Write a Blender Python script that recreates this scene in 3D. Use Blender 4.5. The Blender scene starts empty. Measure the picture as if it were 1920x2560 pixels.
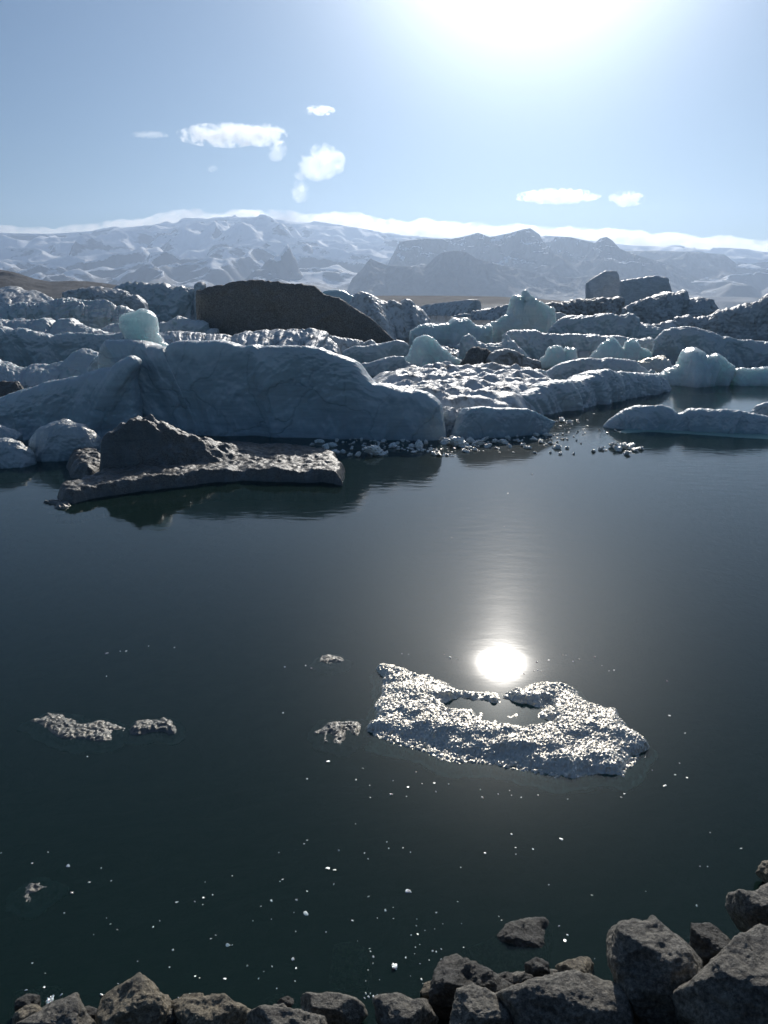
import bpy, math, random
import numpy as np
from mathutils import Vector

random.seed(7)
RS = np.random.RandomState(11)
scene = bpy.context.scene
COL = scene.collection
R = math.radians

# ------------------------------------------------------------ camera
F_PX, CX, CY = 1920.0, 960.0, 1280.0
PITCH = R(15.4)
CAM_H = 5.0
cam_d = bpy.data.cameras.new("camera")
cam = bpy.data.objects.new("camera", cam_d)
COL.objects.link(cam)
cam.location = (0, 0, CAM_H)
cam.rotation_euler = (R(90) - PITCH, 0, 0)
cam_d.sensor_fit = 'VERTICAL'
cam_d.sensor_height = 36.0
cam_d.lens = 36.0 * F_PX / 2560.0
cam_d.clip_start = 0.1
cam_d.clip_end = 80000
scene.camera = cam
CAM = np.array([0.0, 0.0, CAM_H])
FW = np.array([0, math.cos(PITCH), -math.sin(PITCH)])
UPV = np.array([0, math.sin(PITCH), math.cos(PITCH)])
RT = np.array([1.0, 0, 0])


def ray(px, py):
    return FW * F_PX + RT * (px - CX) + UPV * (CY - py)


def ground(px, py, z=0.0):
    d = ray(px, py)
    t = (z - CAM_H) / d[2]
    return CAM + d * t


# ------------------------------------------------------------ sun, sky, exposure
_d = ray(1253, 1661)
SUN_EL = math.atan2(-_d[2], math.hypot(_d[0], _d[1]))
SUN_AZ = math.atan2(_d[0], _d[1])          # clockwise from +Y
SUN_DIR = np.array([math.sin(SUN_AZ) * math.cos(SUN_EL), math.cos(SUN_AZ) * math.cos(SUN_EL), math.sin(SUN_EL)])
sd = bpy.data.lights.new("sun", 'SUN')
sd.energy = 5.0
sd.angle = R(0.53)
sd.color = (1.0, 0.95, 0.88)
sun = bpy.data.objects.new("sun", sd)
COL.objects.link(sun)
sun.location = (40, 60, 60)
sun.rotation_euler = Vector(SUN_DIR).to_track_quat('Z', 'Y').to_euler()

AUR_A, AUR_B = 2.0, 50.0
world = bpy.data.worlds.new("World")
scene.world = world
world.use_nodes = True
wn, wl = world.node_tree.nodes, world.node_tree.links
wn.clear()
wo = wn.new('ShaderNodeOutputWorld')
bg = wn.new('ShaderNodeBackground')
sky = wn.new('ShaderNodeTexSky')
sky.sky_type = 'NISHITA'
sky.sun_disc = False
sky.sun_elevation = SUN_EL
sky.sun_rotation = SUN_AZ
sky.altitude = 50
sky.air_density = 1.0
sky.dust_density = 0.3
sky.ozone_density = 1.5
bg.inputs['Strength'].default_value = 0.07
# a little deeper blue than the model, and the bright aureole of the low sun (a function of the
# angle from the sun only)
tint = wn.new('ShaderNodeMix')
tint.data_type = 'RGBA'
tint.blend_type = 'MULTIPLY'
tint.inputs[0].default_value = 1.0
tint.inputs[7].default_value = (0.69, 0.92, 1.13, 1)
wl.new(sky.outputs[0], tint.inputs[6])
tc = wn.new('ShaderNodeTexCoord')
dot = wn.new('ShaderNodeVectorMath')
dot.operation = 'DOT_PRODUCT'
dot.inputs[1].default_value = tuple(SUN_DIR)
nrmv = wn.new('ShaderNodeVectorMath')
nrmv.operation = 'NORMALIZE'
wl.new(tc.outputs['Generated'], nrmv.inputs[0])
wl.new(nrmv.outputs[0], dot.inputs[0])


def wmath(op, a, b):
    m = wn.new('ShaderNodeMath')
    m.operation = op
    for sck, v in ((m.inputs[0], a), (m.inputs[1], b)):
        if isinstance(v, (int, float)):
            sck.default_value = v
        else:
            wl.new(v, sck)
    return m.outputs[0]


cl = wmath('MAXIMUM', dot.outputs['Value'], 0.0)
aur = wmath('ADD', wmath('MULTIPLY', wmath('POWER', cl, 14.0), AUR_A), wmath('MULTIPLY', wmath('POWER', cl, 76.0), AUR_B))
aurc = wn.new('ShaderNodeVectorMath')
aurc.operation = 'SCALE'
aurc.inputs[0].default_value = (1.0, 0.98, 0.95)
wl.new(aur, aurc.inputs['Scale'])
addc = wn.new('ShaderNodeVectorMath')
addc.operation = 'ADD'
wl.new(tint.outputs[2], addc.inputs[0])
wl.new(aurc.outputs[0], addc.inputs[1])
wl.new(addc.outputs[0], bg.inputs['Color'])
wl.new(bg.outputs[0], wo.inputs['Surface'])

vs = scene.view_settings
vs.view_transform = 'Standard'
vs.look = 'None'
vs.exposure = -0.6
vs.gamma = 1.0
scene.cycles.max_bounces = 8
scene.cycles.diffuse_bounces = 3
scene.cycles.glossy_bounces = 4
scene.cycles.transmission_bounces = 6
scene.cycles.transparent_max_bounces = 12
scene.cycles.volume_bounces = 2
scene.cycles.use_denoising = True
scene.cycles.sample_clamp_indirect = 6
scene.cycles.volume_max_steps = 128


# ------------------------------------------------------------ noise
_perm = np.random.RandomState(3).permutation(256)
_perm = np.concatenate([_perm, _perm, _perm])
_g = np.random.RandomState(4).normal(size=(256, 3))
_g /= np.linalg.norm(_g, axis=1)[:, None]


def perlin(p):
    pi = np.floor(p).astype(int)
    f = p - pi
    w = f * f * f * (f * (f * 6 - 15) + 10)
    res = 0
    for dx in (0, 1):
        wx = w[:, 0] if dx else 1 - w[:, 0]
        for dy in (0, 1):
            wy = w[:, 1] if dy else 1 - w[:, 1]
            for dz in (0, 1):
                wz = w[:, 2] if dz else 1 - w[:, 2]
                h = _perm[_perm[_perm[(pi[:, 0] + dx) & 255] + ((pi[:, 1] + dy) & 255)] + ((pi[:, 2] + dz) & 255)]
                g = _g[h]
                dot = g[:, 0] * (f[:, 0] - dx) + g[:, 1] * (f[:, 1] - dy) + g[:, 2] * (f[:, 2] - dz)
                res = res + wx * wy * wz * dot
    return res * 1.6


def fbm(p, octv=4, gain=0.5, lac=2.03):
    a, s, r = 1.0, 1.0, 0
    for i in range(octv):
        r = r + a * perlin(p * s + 17.3 * i)
        a *= gain
        s *= lac
    return r


def ridged(p, octv=4, gain=0.5, lac=2.1):
    a, s, r = 1.0, 1.0, 0
    for i in range(octv):
        r = r + a * (1 - 2 * np.abs(perlin(p * s + 9.7 * i)))
        a *= gain
        s *= lac
    return r


# ------------------------------------------------------------ object helpers
def tag(o, label=None, cat=None, group=None, kind=None):
    if label:
        o['label'] = label
    if cat:
        o['category'] = cat
    if group:
        o['group'] = group
    if kind:
        o['kind'] = kind
    return o


def mesh_obj(name, verts, faces, mat, parent=None, smooth=True, origin=None, closed=False):
    """verts (N,3) array, faces list/array of equal-length rows or ragged list"""
    me = bpy.data.meshes.new(name)
    verts = np.asarray(verts, dtype=float)
    if origin is None:
        origin = np.array([0.0, 0, 0])
    origin = np.asarray(origin, float)
    v = verts - origin
    if closed:
        vol = 0.0
        if isinstance(faces, np.ndarray):
            qs, ts = faces, faces[:0, :3]
        else:
            qs = np.array([f for f in faces if len(f) == 4])
            ts = np.array([f for f in faces if len(f) == 3])
        c = v.mean(0)
        w = v - c
        for k in ((0, 1, 2), (0, 2, 3)):
            vol += np.einsum('ij,ij->i', w[qs[:, k[0]]], np.cross(w[qs[:, k[1]]], w[qs[:, k[2]]])).sum()
        if vol < 0:
            faces = faces[:, ::-1].copy() if isinstance(faces, np.ndarray) else [f[::-1] for f in faces]
    if isinstance(faces, np.ndarray):
        nf, k = faces.shape
        me.vertices.add(len(v))
        me.vertices.foreach_set('co', v.ravel())
        me.loops.add(nf * k)
        me.loops.foreach_set('vertex_index', faces.ravel().astype(np.int32))
        me.polygons.add(nf)
        me.polygons.foreach_set('loop_start', (np.arange(nf) * k).astype(np.int32))
        me.update(calc_edges=True)
        me.validate()
    else:
        me.from_pydata(v.tolist(), [], faces)
    me.polygons.foreach_set('use_smooth', [smooth] * len(me.polygons))
    if mat:
        me.materials.append(mat)
    o = bpy.data.objects.new(name, me)
    COL.objects.link(o)
    o.location = origin if parent is None else origin
    if parent is not None:
        o.parent = parent
        o.location = origin - np.array(parent.location)
    return o


def grid_faces(nu, nv, wrap=False):
    i = np.arange(nu - 1)[:, None]
    j = np.arange(nv - 1)[None, :]
    a = i * nv + j
    f = np.stack([a, a + nv, a + nv + 1, a + 1], axis=-1).reshape(-1, 4)
    if wrap:                      # close around v
        i = np.arange(nu - 1)
        g = np.stack([i * nv + nv - 1, (i + 1) * nv + nv - 1, (i + 1) * nv, i * nv], axis=-1)
        f = np.concatenate([f, g])
    return f


# ------------------------------------------------------------ materials
class NT:
    def __init__(s, name):
        s.m = bpy.data.materials.new(name)
        s.m.use_nodes = True
        s.n, s.l = s.m.node_tree.nodes, s.m.node_tree.links
        s.n.clear()
        s.out = s.n.new('ShaderNodeOutputMaterial')

    def add(s, t, **kw):
        n = s.n.new(t)
        for k, v in kw.items():
            if k.startswith('i_'):
                n.inputs[k[2:].replace('_', ' ')].default_value = v
            else:
                setattr(n, k, v)
        return n

    def noise(s, vec, scale, detail=5, rough=0.55, dist=0.0):
        n = s.add('ShaderNodeTexNoise')
        n.inputs['Scale'].default_value = scale
        n.inputs['Detail'].default_value = detail
        n.inputs['Roughness'].default_value = rough
        n.inputs['Distortion'].default_value = dist
        s.l.new(vec, n.inputs['Vector'])
        return n.outputs['Fac']

    def ramp(s, fac, stops):
        r = s.add('ShaderNodeValToRGB')
        el = r.color_ramp.elements
        while len(el) < len(stops):
            el.new(0.5)
        for e, (p, c) in zip(el, stops):
            e.position = p
            e.color = (c[0], c[1], c[2], 1) if len(c) == 3 else c
        s.l.new(fac, r.inputs[0])
        return r.outputs[0]

    def mixc(s, fac, a, b):
        m = s.add('ShaderNodeMix', data_type='RGBA')
        for sock, v in ((m.inputs[0], fac), (m.inputs[6], a), (m.inputs[7], b)):
            if isinstance(v, (tuple, list)):
                sock.default_value = (v[0], v[1], v[2], 1)
            elif isinstance(v, (int, float)):
                sock.default_value = v
            else:
                s.l.new(v, sock)
        return m.outputs[2]

    def math(s, op, a, b=None):
        m = s.add('ShaderNodeMath', operation=op)
        for sock, v in ((m.inputs[0], a), (m.inputs[1], b)):
            if v is None:
                continue
            if isinstance(v, (int, float)):
                sock.default_value = v
            else:
                s.l.new(v, sock)
        return m.outputs[0]

    def bump(s, height, strength, dist, normal=None):
        b = s.add('ShaderNodeBump')
        b.inputs['Strength'].default_value = strength
        b.inputs['Distance'].default_value = dist
        s.l.new(height, b.inputs['Height'])
        if normal is not None:
            s.l.new(normal, b.inputs['Normal'])
        return b.outputs[0]


def ice_material(name, col_a, col_b, dirt=0.0, dirt_col=(0.09, 0.08, 0.065), rough=0.45, sss=0.0,
                 sss_scale=0.5, sss_rad=(0.25, 0.8, 1.0), bump_scale=1.0, sparkle=False, snow_and_lit_rim=0.0, dirt_up=False, coat=0.0, glint=0.0, crack=0.0, band=1.0, bandscale=(0.35, 0.35, 3.2),
                 bump_k=1.0):
    t = NT(name)
    geo = t.add('ShaderNodeNewGeometry')
    P = geo.outputs['Position']
    n1 = t.noise(P, 0.6 * bump_scale, 6, 0.6, 0.4)
    col = t.ramp(n1, [(0.3, col_a), (0.7, col_b)])
    # melt layers and old dirt bands inside the ice
    ly = t.add('ShaderNodeMapping')
    ly.inputs['Rotation'].default_value = (0.12, 0.2, 0)
    ly.inputs['Scale'].default_value = bandscale
    t.l.new(P, ly.inputs['Vector'])
    bands = t.noise(ly.outputs[0], 1.3 * bump_scale, 6, 0.65, 0.5)
    mu = t.add('ShaderNodeMix', data_type='RGBA', blend_type='MULTIPLY')
    mu.inputs[0].default_value = band
    t.l.new(col, mu.inputs[6])
    t.l.new(t.ramp(bands, [(0.33, (0.72, 0.74, 0.76)), (0.5, (1, 1, 1)), (0.66, (1.18, 1.16, 1.12))]), mu.inputs[7])
    col = mu.outputs[2]
    if crack > 0:
        wv = t.add('ShaderNodeTexNoise')
        wv.inputs['Scale'].default_value = 0.5
        wv.inputs['Detail'].default_value = 5
        t.l.new(P, wv.inputs['Vector'])
        wa = t.add('ShaderNodeVectorMath', operation='SCALE')
        wa.inputs['Scale'].default_value = 2.6
        t.l.new(wv.outputs['Color'], wa.inputs[0])
        wb = t.add('ShaderNodeVectorMath', operation='ADD')
        t.l.new(P, wb.inputs[0])
        t.l.new(wa.outputs[0], wb.inputs[1])
        vc = t.add('ShaderNodeTexVoronoi', feature='DISTANCE_TO_EDGE')
        vc.inputs['Scale'].default_value = 0.42
        t.l.new(wb.outputs[0], vc.inputs['Vector'])
        ck = t.ramp(vc.outputs['Distance'], [(0.0, (0, 0, 0)), (0.022, (1, 1, 1))])
        col = t.mixc(ck, t.mixc(crack, col, (0.16, 0.24, 0.28)), col)
    if snow_and_lit_rim > 0:
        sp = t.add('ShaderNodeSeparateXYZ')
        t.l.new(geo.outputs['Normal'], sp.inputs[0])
        z = t.ramp(sp.outputs[2], [(0.12, (0, 0, 0)), (0.45, (snow_and_lit_rim,) * 3)])
        col = t.mixc(z, col, (0.84, 0.83, 0.80))  # snowy tops; the sunlit rims of the crests are painted into this white too
    if dirt > 0:
        n2 = t.noise(P, 1.1 * bump_scale, 8, 0.68, 0.6)
        d = t.ramp(n2, [(max(0.0, 0.62 - 0.5 * dirt), (0, 0, 0)), (0.78 - 0.4 * dirt, (1, 1, 1))])
        n3 = t.noise(P, 9 * bump_scale, 4, 0.7)
        dc = t.ramp(n3, [(0.35, tuple(0.55 * c for c in dirt_col)), (0.7, tuple(1.9 * c for c in dirt_col))])
        if dirt_up:
            sq = t.add('ShaderNodeSeparateXYZ')
            t.l.new(geo.outputs['Normal'], sq.inputs[0])
            d = t.math('MULTIPLY', d, t.ramp(sq.outputs[2], [(0.1, (0.15,) * 3), (0.5, (1,) * 3)]))
        col = t.mixc(d, col, dc)
    crk = ck if crack > 0 else None
    h1 = t.noise(P, 3.5 * bump_scale, 8, 0.65, 0.3)
    v = t.add('ShaderNodeTexVoronoi', feature='SMOOTH_F1')
    v.inputs['Scale'].default_value = 5.0 * bump_scale
    t.l.new(P, v.inputs['Vector'])
    nb = t.bump(bands, 0.5 * bump_k * band, 0.10 / bump_scale)
    nb = t.bump(h1, 0.6 * bump_k, 0.13 / bump_scale, nb)
    nb = t.bump(v.outputs['Distance'], 0.3 * bump_k, 0.06 / bump_scale, nb)
    if crk is not None:
        nb = t.bump(crk, 0.5, 0.05, nb)
    if sparkle:
        g = t.noise(P, 60 * bump_scale, 3, 0.7)
        nb = t.bump(g, 0.9, 0.012 / bump_scale, nb)
    b = t.add('ShaderNodeBsdfPrincipled')
    t.l.new(col, b.inputs['Base Color'])
    t.l.new(nb, b.inputs['Normal'])
    b.inputs['Roughness'].default_value = rough
    b.inputs['IOR'].default_value = 1.31
    if coat > 0:
        b.inputs['Coat Weight'].default_value = coat
        b.inputs['Coat Roughness'].default_value = 0.22
        b.inputs['Coat IOR'].default_value = 1.5
        t.l.new(nb, b.inputs['Coat Normal'])
    if sss > 0:
        b.inputs['Subsurface Weight'].default_value = sss
        b.inputs['Subsurface Scale'].default_value = sss_scale
        b.inputs['Subsurface Radius'].default_value = sss_rad
    surf = b.outputs[0]
    if glint > 0:
        # many small melt facets throwing the sun forward
        vg = t.add('ShaderNodeTexVoronoi')
        vg.inputs['Scale'].default_value = 45 * bump_scale / 4
        t.l.new(P, vg.inputs['Vector'])
        vm = t.add('ShaderNodeVectorMath', operation='SUBTRACT')
        vm.inputs[1].default_value = (0.5, 0.5, 0.5)
        t.l.new(vg.outputs['Color'], vm.inputs[0])
        vsn = t.add('ShaderNodeVectorMath', operation='SCALE')
        vsn.inputs['Scale'].default_value = 1.15
        t.l.new(vm.outputs[0], vsn.inputs[0])
        va = t.add('ShaderNodeVectorMath', operation='ADD')
        t.l.new(vsn.outputs[0], va.inputs[0])
        t.l.new(nb, va.inputs[1])
        vn = t.add('ShaderNodeVectorMath', operation='NORMALIZE')
        t.l.new(va.outputs[0], vn.inputs[0])
        gl = t.add('ShaderNodeBsdfGlossy')
        gl.inputs['Color'].default_value = (1.0, 0.94, 0.82, 1)
        gl.inputs['Roughness'].default_value = 0.42
        t.l.new(vn.outputs[0], gl.inputs['Normal'])
        mx = t.add('ShaderNodeMixShader')
        mx.inputs[0].default_value = glint
        t.l.new(surf, mx.inputs[1])
        t.l.new(gl.outputs[0], mx.inputs[2])
        surf = mx.outputs[0]
    t.l.new(surf, t.out.inputs['Surface'])
    return t.m


M = {}
M['blue'] = ice_material('blue_white_ice', (0.36, 0.44, 0.475), (0.47, 0.545, 0.575), bump_k=0.55, band=0.6, crack=0.28, sss=0.3, sss_scale=0.3, snow_and_lit_rim=0.55)
M['white'] = ice_material('snowy_ice', (0.42, 0.48, 0.52), (0.56, 0.61, 0.64), dirt=0.25, dirt_col=(0.25, 0.23, 0.2), snow_and_lit_rim=0.8, rough=0.4)
M['grey'] = ice_material('grey_ice', (0.36, 0.40, 0.43), (0.46, 0.50, 0.53), dirt=0.2, dirt_col=(0.17, 0.165, 0.155), snow_and_lit_rim=0.5)
M['turq'] = ice_material('clear_turquoise_ice', (0.60, 0.67, 0.67), (0.72, 0.77, 0.765), sss=1.0, sss_scale=1.6, sss_rad=(0.80, 1.0, 0.99), rough=0.22, bump_k=0.8, band=0.25)
M['pale'] = ice_material('haze_paled_ice', (0.55, 0.58, 0.62), (0.66, 0.68, 0.70), snow_and_lit_rim=0.4)  # lighter copy of the grey ice, distance haze put into its colour
M['brown'] = ice_material('brown_stained_ice', (0.26, 0.25, 0.24), (0.40, 0.39, 0.37), dirt=0.4, dirt_col=(0.19, 0.17, 0.15), snow_and_lit_rim=0.5)
M['wet'] = ice_material('wet_rounded_ice', (0.24, 0.32, 0.36), (0.40, 0.48, 0.50), glint=0.10, rough=0.2, snow_and_lit_rim=0.4, bump_scale=3.0, sparkle=True)
M['dirty'] = ice_material('ash_covered_ice', (0.24, 0.245, 0.25), (0.33, 0.33, 0.33), dirt=0.85, dirt_col=(0.17, 0.165, 0.155), bump_k=0.45, bandscale=(1.3, 1.3, 0.22), rough=0.7)
M['gravel'] = ice_material('gravelly_ice', (0.10, 0.12, 0.125), (0.17, 0.19, 0.195), dirt=0.6, snow_and_lit_rim=0.12, dirt_up=True, dirt_col=(0.145, 0.132, 0.112), rough=0.4, bump_scale=3.0, sparkle=True)
M['granular'] = ice_material('granular_melting_ice', (0.56, 0.52, 0.44), (0.84, 0.79, 0.68), rough=0.22, bump_scale=4.0, sparkle=True, coat=0.5, bump_k=0.6, glint=0.62)
M['darkgran'] = ice_material('clear_grey_ice', (0.10, 0.115, 0.11), (0.22, 0.23, 0.215), glint=0.08, dirt=0.3, dirt_col=(0.15, 0.14, 0.12), rough=0.2, bump_scale=4.0, sparkle=True)
M['under'] = ice_material('submerged_green_ice', (0.34, 0.50, 0.42), (0.44, 0.60, 0.52), rough=0.6)


def rock_material(name, a, b, c):
    t = NT(name)
    geo = t.add('ShaderNodeNewGeometry')
    P = geo.outputs['Position']
    n1 = t.noise(P, 2.2, 8, 0.7, 0.5)
    n2 = t.noise(P, 34, 6, 0.75)
    n3 = t.noise(P, 120, 3, 0.7)
    col = t.ramp(n1, [(0.3, a), (0.5, b), (0.72, c)])
    sp = t.ramp(n2, [(0.36, (0.35,) * 3), (0.5, (0.9,) * 3), (0.66, (1.9,) * 3)])
    mu = t.add('ShaderNodeMix', data_type='RGBA', blend_type='MULTIPLY')
    mu.inputs[0].default_value = 1
    t.l.new(col, mu.inputs[6])
    t.l.new(sp, mu.inputs[7])
    lich = t.ramp(t.noise(P, 6, 5, 0.7), [(0.56, (0, 0, 0)), (0.66, (1, 1, 1))])
    col = t.mixc(t.math('MULTIPLY', lich, 0.45), mu.outputs[2], (0.30, 0.28, 0.22))
    h = t.math('ADD', t.noise(P, 9, 9, 0.72), t.math('MULTIPLY', n2, 0.35))
    nb = t.bump(h, 0.9, 0.05)
    nb = t.bump(n3, 0.6, 0.006, nb)
    bs = t.add('ShaderNodeBsdfPrincipled')
    t.l.new(col, bs.inputs['Base Color'])
    t.l.new(nb, bs.inputs['Normal'])
    t.l.new(t.ramp(n3, [(0.3, (0.35,) * 3), (0.7, (0.8,) * 3)]), bs.inputs['Roughness'])
    t.l.new(bs.outputs[0], t.out.inputs['Surface'])
    return t.m


M['rock'] = rock_material('grey_basalt', (0.14, 0.13, 0.108), (0.22, 0.20, 0.162), (0.32, 0.29, 0.235))
M['rock_tan'] = rock_material('tan_basalt', (0.17, 0.145, 0.10), (0.27, 0.225, 0.155), (0.36, 0.30, 0.20))
M['rock_dark'] = rock_material('wet_dark_basalt', (0.05, 0.048, 0.042), (0.08, 0.075, 0.065), (0.12, 0.105, 0.08))


ANISO = 0.46


def water_material():
    t = NT('lagoon_water')
    geo = t.add('ShaderNodeNewGeometry')
    P = geo.outputs['Position']
    mp = t.add('ShaderNodeMapping')
    mp.inputs['Rotation'].default_value = (0, 0, R(12))
    mp.inputs['Scale'].default_value = (1.0, 2.2, 1.0)
    t.l.new(P, mp.inputs['Vector'])
    V = mp.outputs[0]
    patch = t.ramp(t.noise(P, 0.045, 3, 0.5), [(0.38, (0.25,) * 3), (0.65, (1.0,) * 3)])
    w1 = t.noise(V, 1.6, 3, 0.45)
    w2 = t.noise(V, 7.0, 2, 0.5)
    hh = t.math('ADD', w1, t.math('MULTIPLY', w2, 0.16))
    hh = t.math('MULTIPLY', hh, patch)
    # ripples grow with the distance from the sheltered shore
    sp = t.add('ShaderNodeSeparateXYZ')
    t.l.new(P, sp.inputs[0])
    mr = t.add('ShaderNodeMapRange')
    mr.inputs['From Min'].default_value = 9
    mr.inputs['From Max'].default_value = 30
    mr.inputs['To Min'].default_value = 0.06
    mr.inputs['To Max'].default_value = 1.5
    t.l.new(sp.outputs[1], mr.inputs['Value'])
    hh = t.math('MULTIPLY', hh, mr.outputs[0])
    nb = t.bump(hh, 1.0, 0.010)
    fr = t.add('ShaderNodeFresnel')
    fr.inputs['IOR'].default_value = 1.333
    t.l.new(nb, fr.inputs['Normal'])
    tr = t.add('ShaderNodeBsdfTransparent')
    tr.inputs['Color'].default_value = (0.62, 0.80, 0.70, 1)
    df = t.add('ShaderNodeBsdfDiffuse')
    df.inputs['Color'].default_value = (0.032, 0.075, 0.062, 1)
    tb = t.add('ShaderNodeMixShader')
    tb.inputs[0].default_value = 0.33
    t.l.new(tr.outputs[0], tb.inputs[1])
    t.l.new(df.outputs[0], tb.inputs[2])
    g1 = t.add('ShaderNodeBsdfGlossy')
    g1.inputs['Roughness'].default_value = 0.043
    g1.inputs['Anisotropy'].default_value = ANISO
    tg = t.add('ShaderNodeCombineXYZ')
    tg.inputs[0].default_value = math.sin(SUN_AZ)
    tg.inputs[1].default_value = math.cos(SUN_AZ)
    t.l.new(tg.outputs[0], g1.inputs['Tangent'])
    g2 = t.add('ShaderNodeBsdfGlossy')
    g2.inputs['Roughness'].default_value = 0.2
    t.l.new(nb, g1.inputs['Normal'])
    t.l.new(nb, g2.inputs['Normal'])
    mg = t.add('ShaderNodeMixShader')
    mg.inputs[0].default_value = 0.03
    t.l.new(g1.outputs[0], mg.inputs[1])
    t.l.new(g2.outputs[0], mg.inputs[2])
    mx = t.add('ShaderNodeMixShader')
    t.l.new(fr.outputs[0], mx.inputs[0])
    t.l.new(tb.outputs[0], mx.inputs[1])
    t.l.new(mg.outputs[0], mx.inputs[2])
    t.l.new(mx.outputs[0], t.out.inputs['Surface'])
    return t.m


def plain_noise_material(name, a, b, scale, rough=0.9, bump=0.0):
    t = NT(name)
    geo = t.add('ShaderNodeNewGeometry')
    n = t.noise(geo.outputs['Position'], scale, 8, 0.65)
    bs = t.add('ShaderNodeBsdfPrincipled')
    bs.inputs['Roughness'].default_value = rough
    t.l.new(t.ramp(n, [(0.3, a), (0.7, b)]), bs.inputs['Base Color'])
    if bump:
        t.l.new(t.bump(n, 1.0, bump), bs.inputs['Normal'])
    t.l.new(bs.outputs[0], t.out.inputs['Surface'])
    return t.m


def mountain_material(name, z_lo, z_hi, cover, rock_a, rock_b, bump=22):
    """rock with snow where the ground is gentle and high enough"""
    t = NT(name)
    geo = t.add('ShaderNodeNewGeometry')
    P = geo.outputs['Position']
    sp = t.add('ShaderNodeSeparateXYZ')
    t.l.new(P, sp.inputs[0])
    sn = t.add('ShaderNodeSeparateXYZ')
    t.l.new(geo.outputs['Normal'], sn.inputs[0])
    mp = t.add('ShaderNodeMapping')
    mp.inputs['Scale'].default_value = (1, 0.8, 2.5)
    t.l.new(P, mp.inputs['Vector'])
    n = t.noise(mp.outputs[0], 0.0022, 9, 0.62, 0.5)
    mr = t.add('ShaderNodeMapRange')
    mr.inputs['From Min'].default_value = z_lo
    mr.inputs['From Max'].default_value = z_hi
    mr.inputs['To Min'].default_value = -0.35
    mr.inputs['To Max'].default_value = 0.35
    t.l.new(sp.outputs[2], mr.inputs['Value'])
    v = t.math('ADD', t.math('MULTIPLY', n, 1.3), mr.outputs[0])
    v = t.math('ADD', v, t.math('MULTIPLY', sn.outputs[2], 1.1))
    s = t.ramp(t.math('SUBTRACT', v, cover), [(0.45, (0, 0, 0)), (0.55, (1, 1, 1))])
    rc = t.ramp(t.noise(P, 0.01, 8, 0.7), [(0.3, rock_a), (0.7, rock_b)])
    col = t.mixc(s, rc, (0.93, 0.92, 0.90))
    bs = t.add('ShaderNodeBsdfPrincipled')
    bs.inputs['Roughness'].default_value = 0.8
    t.l.new(col, bs.inputs['Base Color'])
    t.l.new(t.bump(t.noise(P, 0.012, 8, 0.7), 0.8, bump), bs.inputs['Normal'])
    t.l.new(bs.outputs[0], t.out.inputs['Surface'])
    return t.m


# ------------------------------------------------------------ tracing tiles -> full photo pixels
TILES = {1: (0, 680, 2.592), 2: (640, 680, 2.592), 3: (1280, 680, 2.592), 4: (0, 820, 1.728), 5: (960, 820, 1.728),
         6: (0, 480, 1.728), 7: (960, 480, 1.728), 8: (780, 1560, 1.728), 9: (0, 1560, 1.728), 10: (0, 2160, 1.728),
         11: (960, 2060, 1.728), 0: (0, 0, 1.0)}


def T(*args):
    """T(tile, pts, tile, pts ...) -> full-resolution pixel list"""
    out = []
    for k in range(0, len(args), 2):
        x0, y0, s = TILES[args[k]]
        out += [(x0 + x / s, y0 + y / s) for x, y in args[k + 1]]
    return out


# ------------------------------------------------------------ setting
def build_water():
    n = 6
    v = np.array([(-9000, -60, 0), (9000, -60, 0), (9000, 5200, 0), (-9000, 5200, 0)], float)
    o = mesh_obj('water', v, np.array([[0, 1, 2, 3]]), water_material(), smooth=False)
    tag(o, kind='structure')
    # lake bed: shelving near the shore, one sheet to the horizon
    ys = np.concatenate([np.linspace(-60, -2, 12), np.linspace(-1.5, 30, 90), np.array([60, 120, 400, 1500, 6000, 14000])])
    xs = np.concatenate([[-14000, -3000, -400, -60], np.linspace(-20, 20, 70), [60, 400, 3000, 14000]])
    X, Y = np.meshgrid(xs, ys, indexing='ij')
    Z = shore_z(X, Y)
    P = np.stack([X.ravel(), Y.ravel(), Z.ravel()], 1)
    P[:, 2] += np.where(np.abs(P[:, 1]) < 12, 0.12 * fbm(P * 1.1, 4), 0)
    o = mesh_obj('lake_bed_and_shore', P, grid_faces(len(xs), len(ys)),
                 plain_noise_material('depth_darkened_silt', (0.012, 0.014, 0.012), (0.03, 0.03, 0.024), 3.0, 0.95, 0.05))  # silt blackened to stand for the light lost in deep water
    tag(o, kind='structure')


def shore_z(X, Y):
    # the bank: above water near the camera, dropping beyond y ~ 4.5 (5.2 at the right)
    e = 4.3 + 0.12 * X + 0.05 * X * np.clip(X, 0, 6)
    d = Y - e
    return np.where(d < 0, np.minimum(-d * 0.62, 3.2), np.maximum(-d * 0.42, -4.0)) - 0.15


build_water()


def haze():
    x0, x1, y0, y1, z0, z1 = -13500, 13500, -400, 13300, -30, 1420
    v = np.array([(x, y, z) for x in (x0, x1) for y in (y0, y1) for z in (z0, z1)], float)
    f = np.array([(0, 1, 3, 2), (4, 6, 7, 5), (0, 4, 5, 1), (2, 3, 7, 6), (0, 2, 6, 4), (1, 5, 7, 3)])
    t = NT('haze_air')
    pv = t.add('ShaderNodeVolumePrincipled')
    pv.inputs['Color'].default_value = (0.60, 0.76, 1.0, 1)
    pv.inputs['Density'].default_value = HAZE_D
    pv.inputs['Anisotropy'].default_value = 0.55
    t.l.new(pv.outputs[0], t.out.inputs['Volume'])
    o = mesh_obj('haze', v, f, t.m, smooth=False, closed=True)
    tag(o, kind='stuff')


HAZE_D = 6.5e-5


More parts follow.
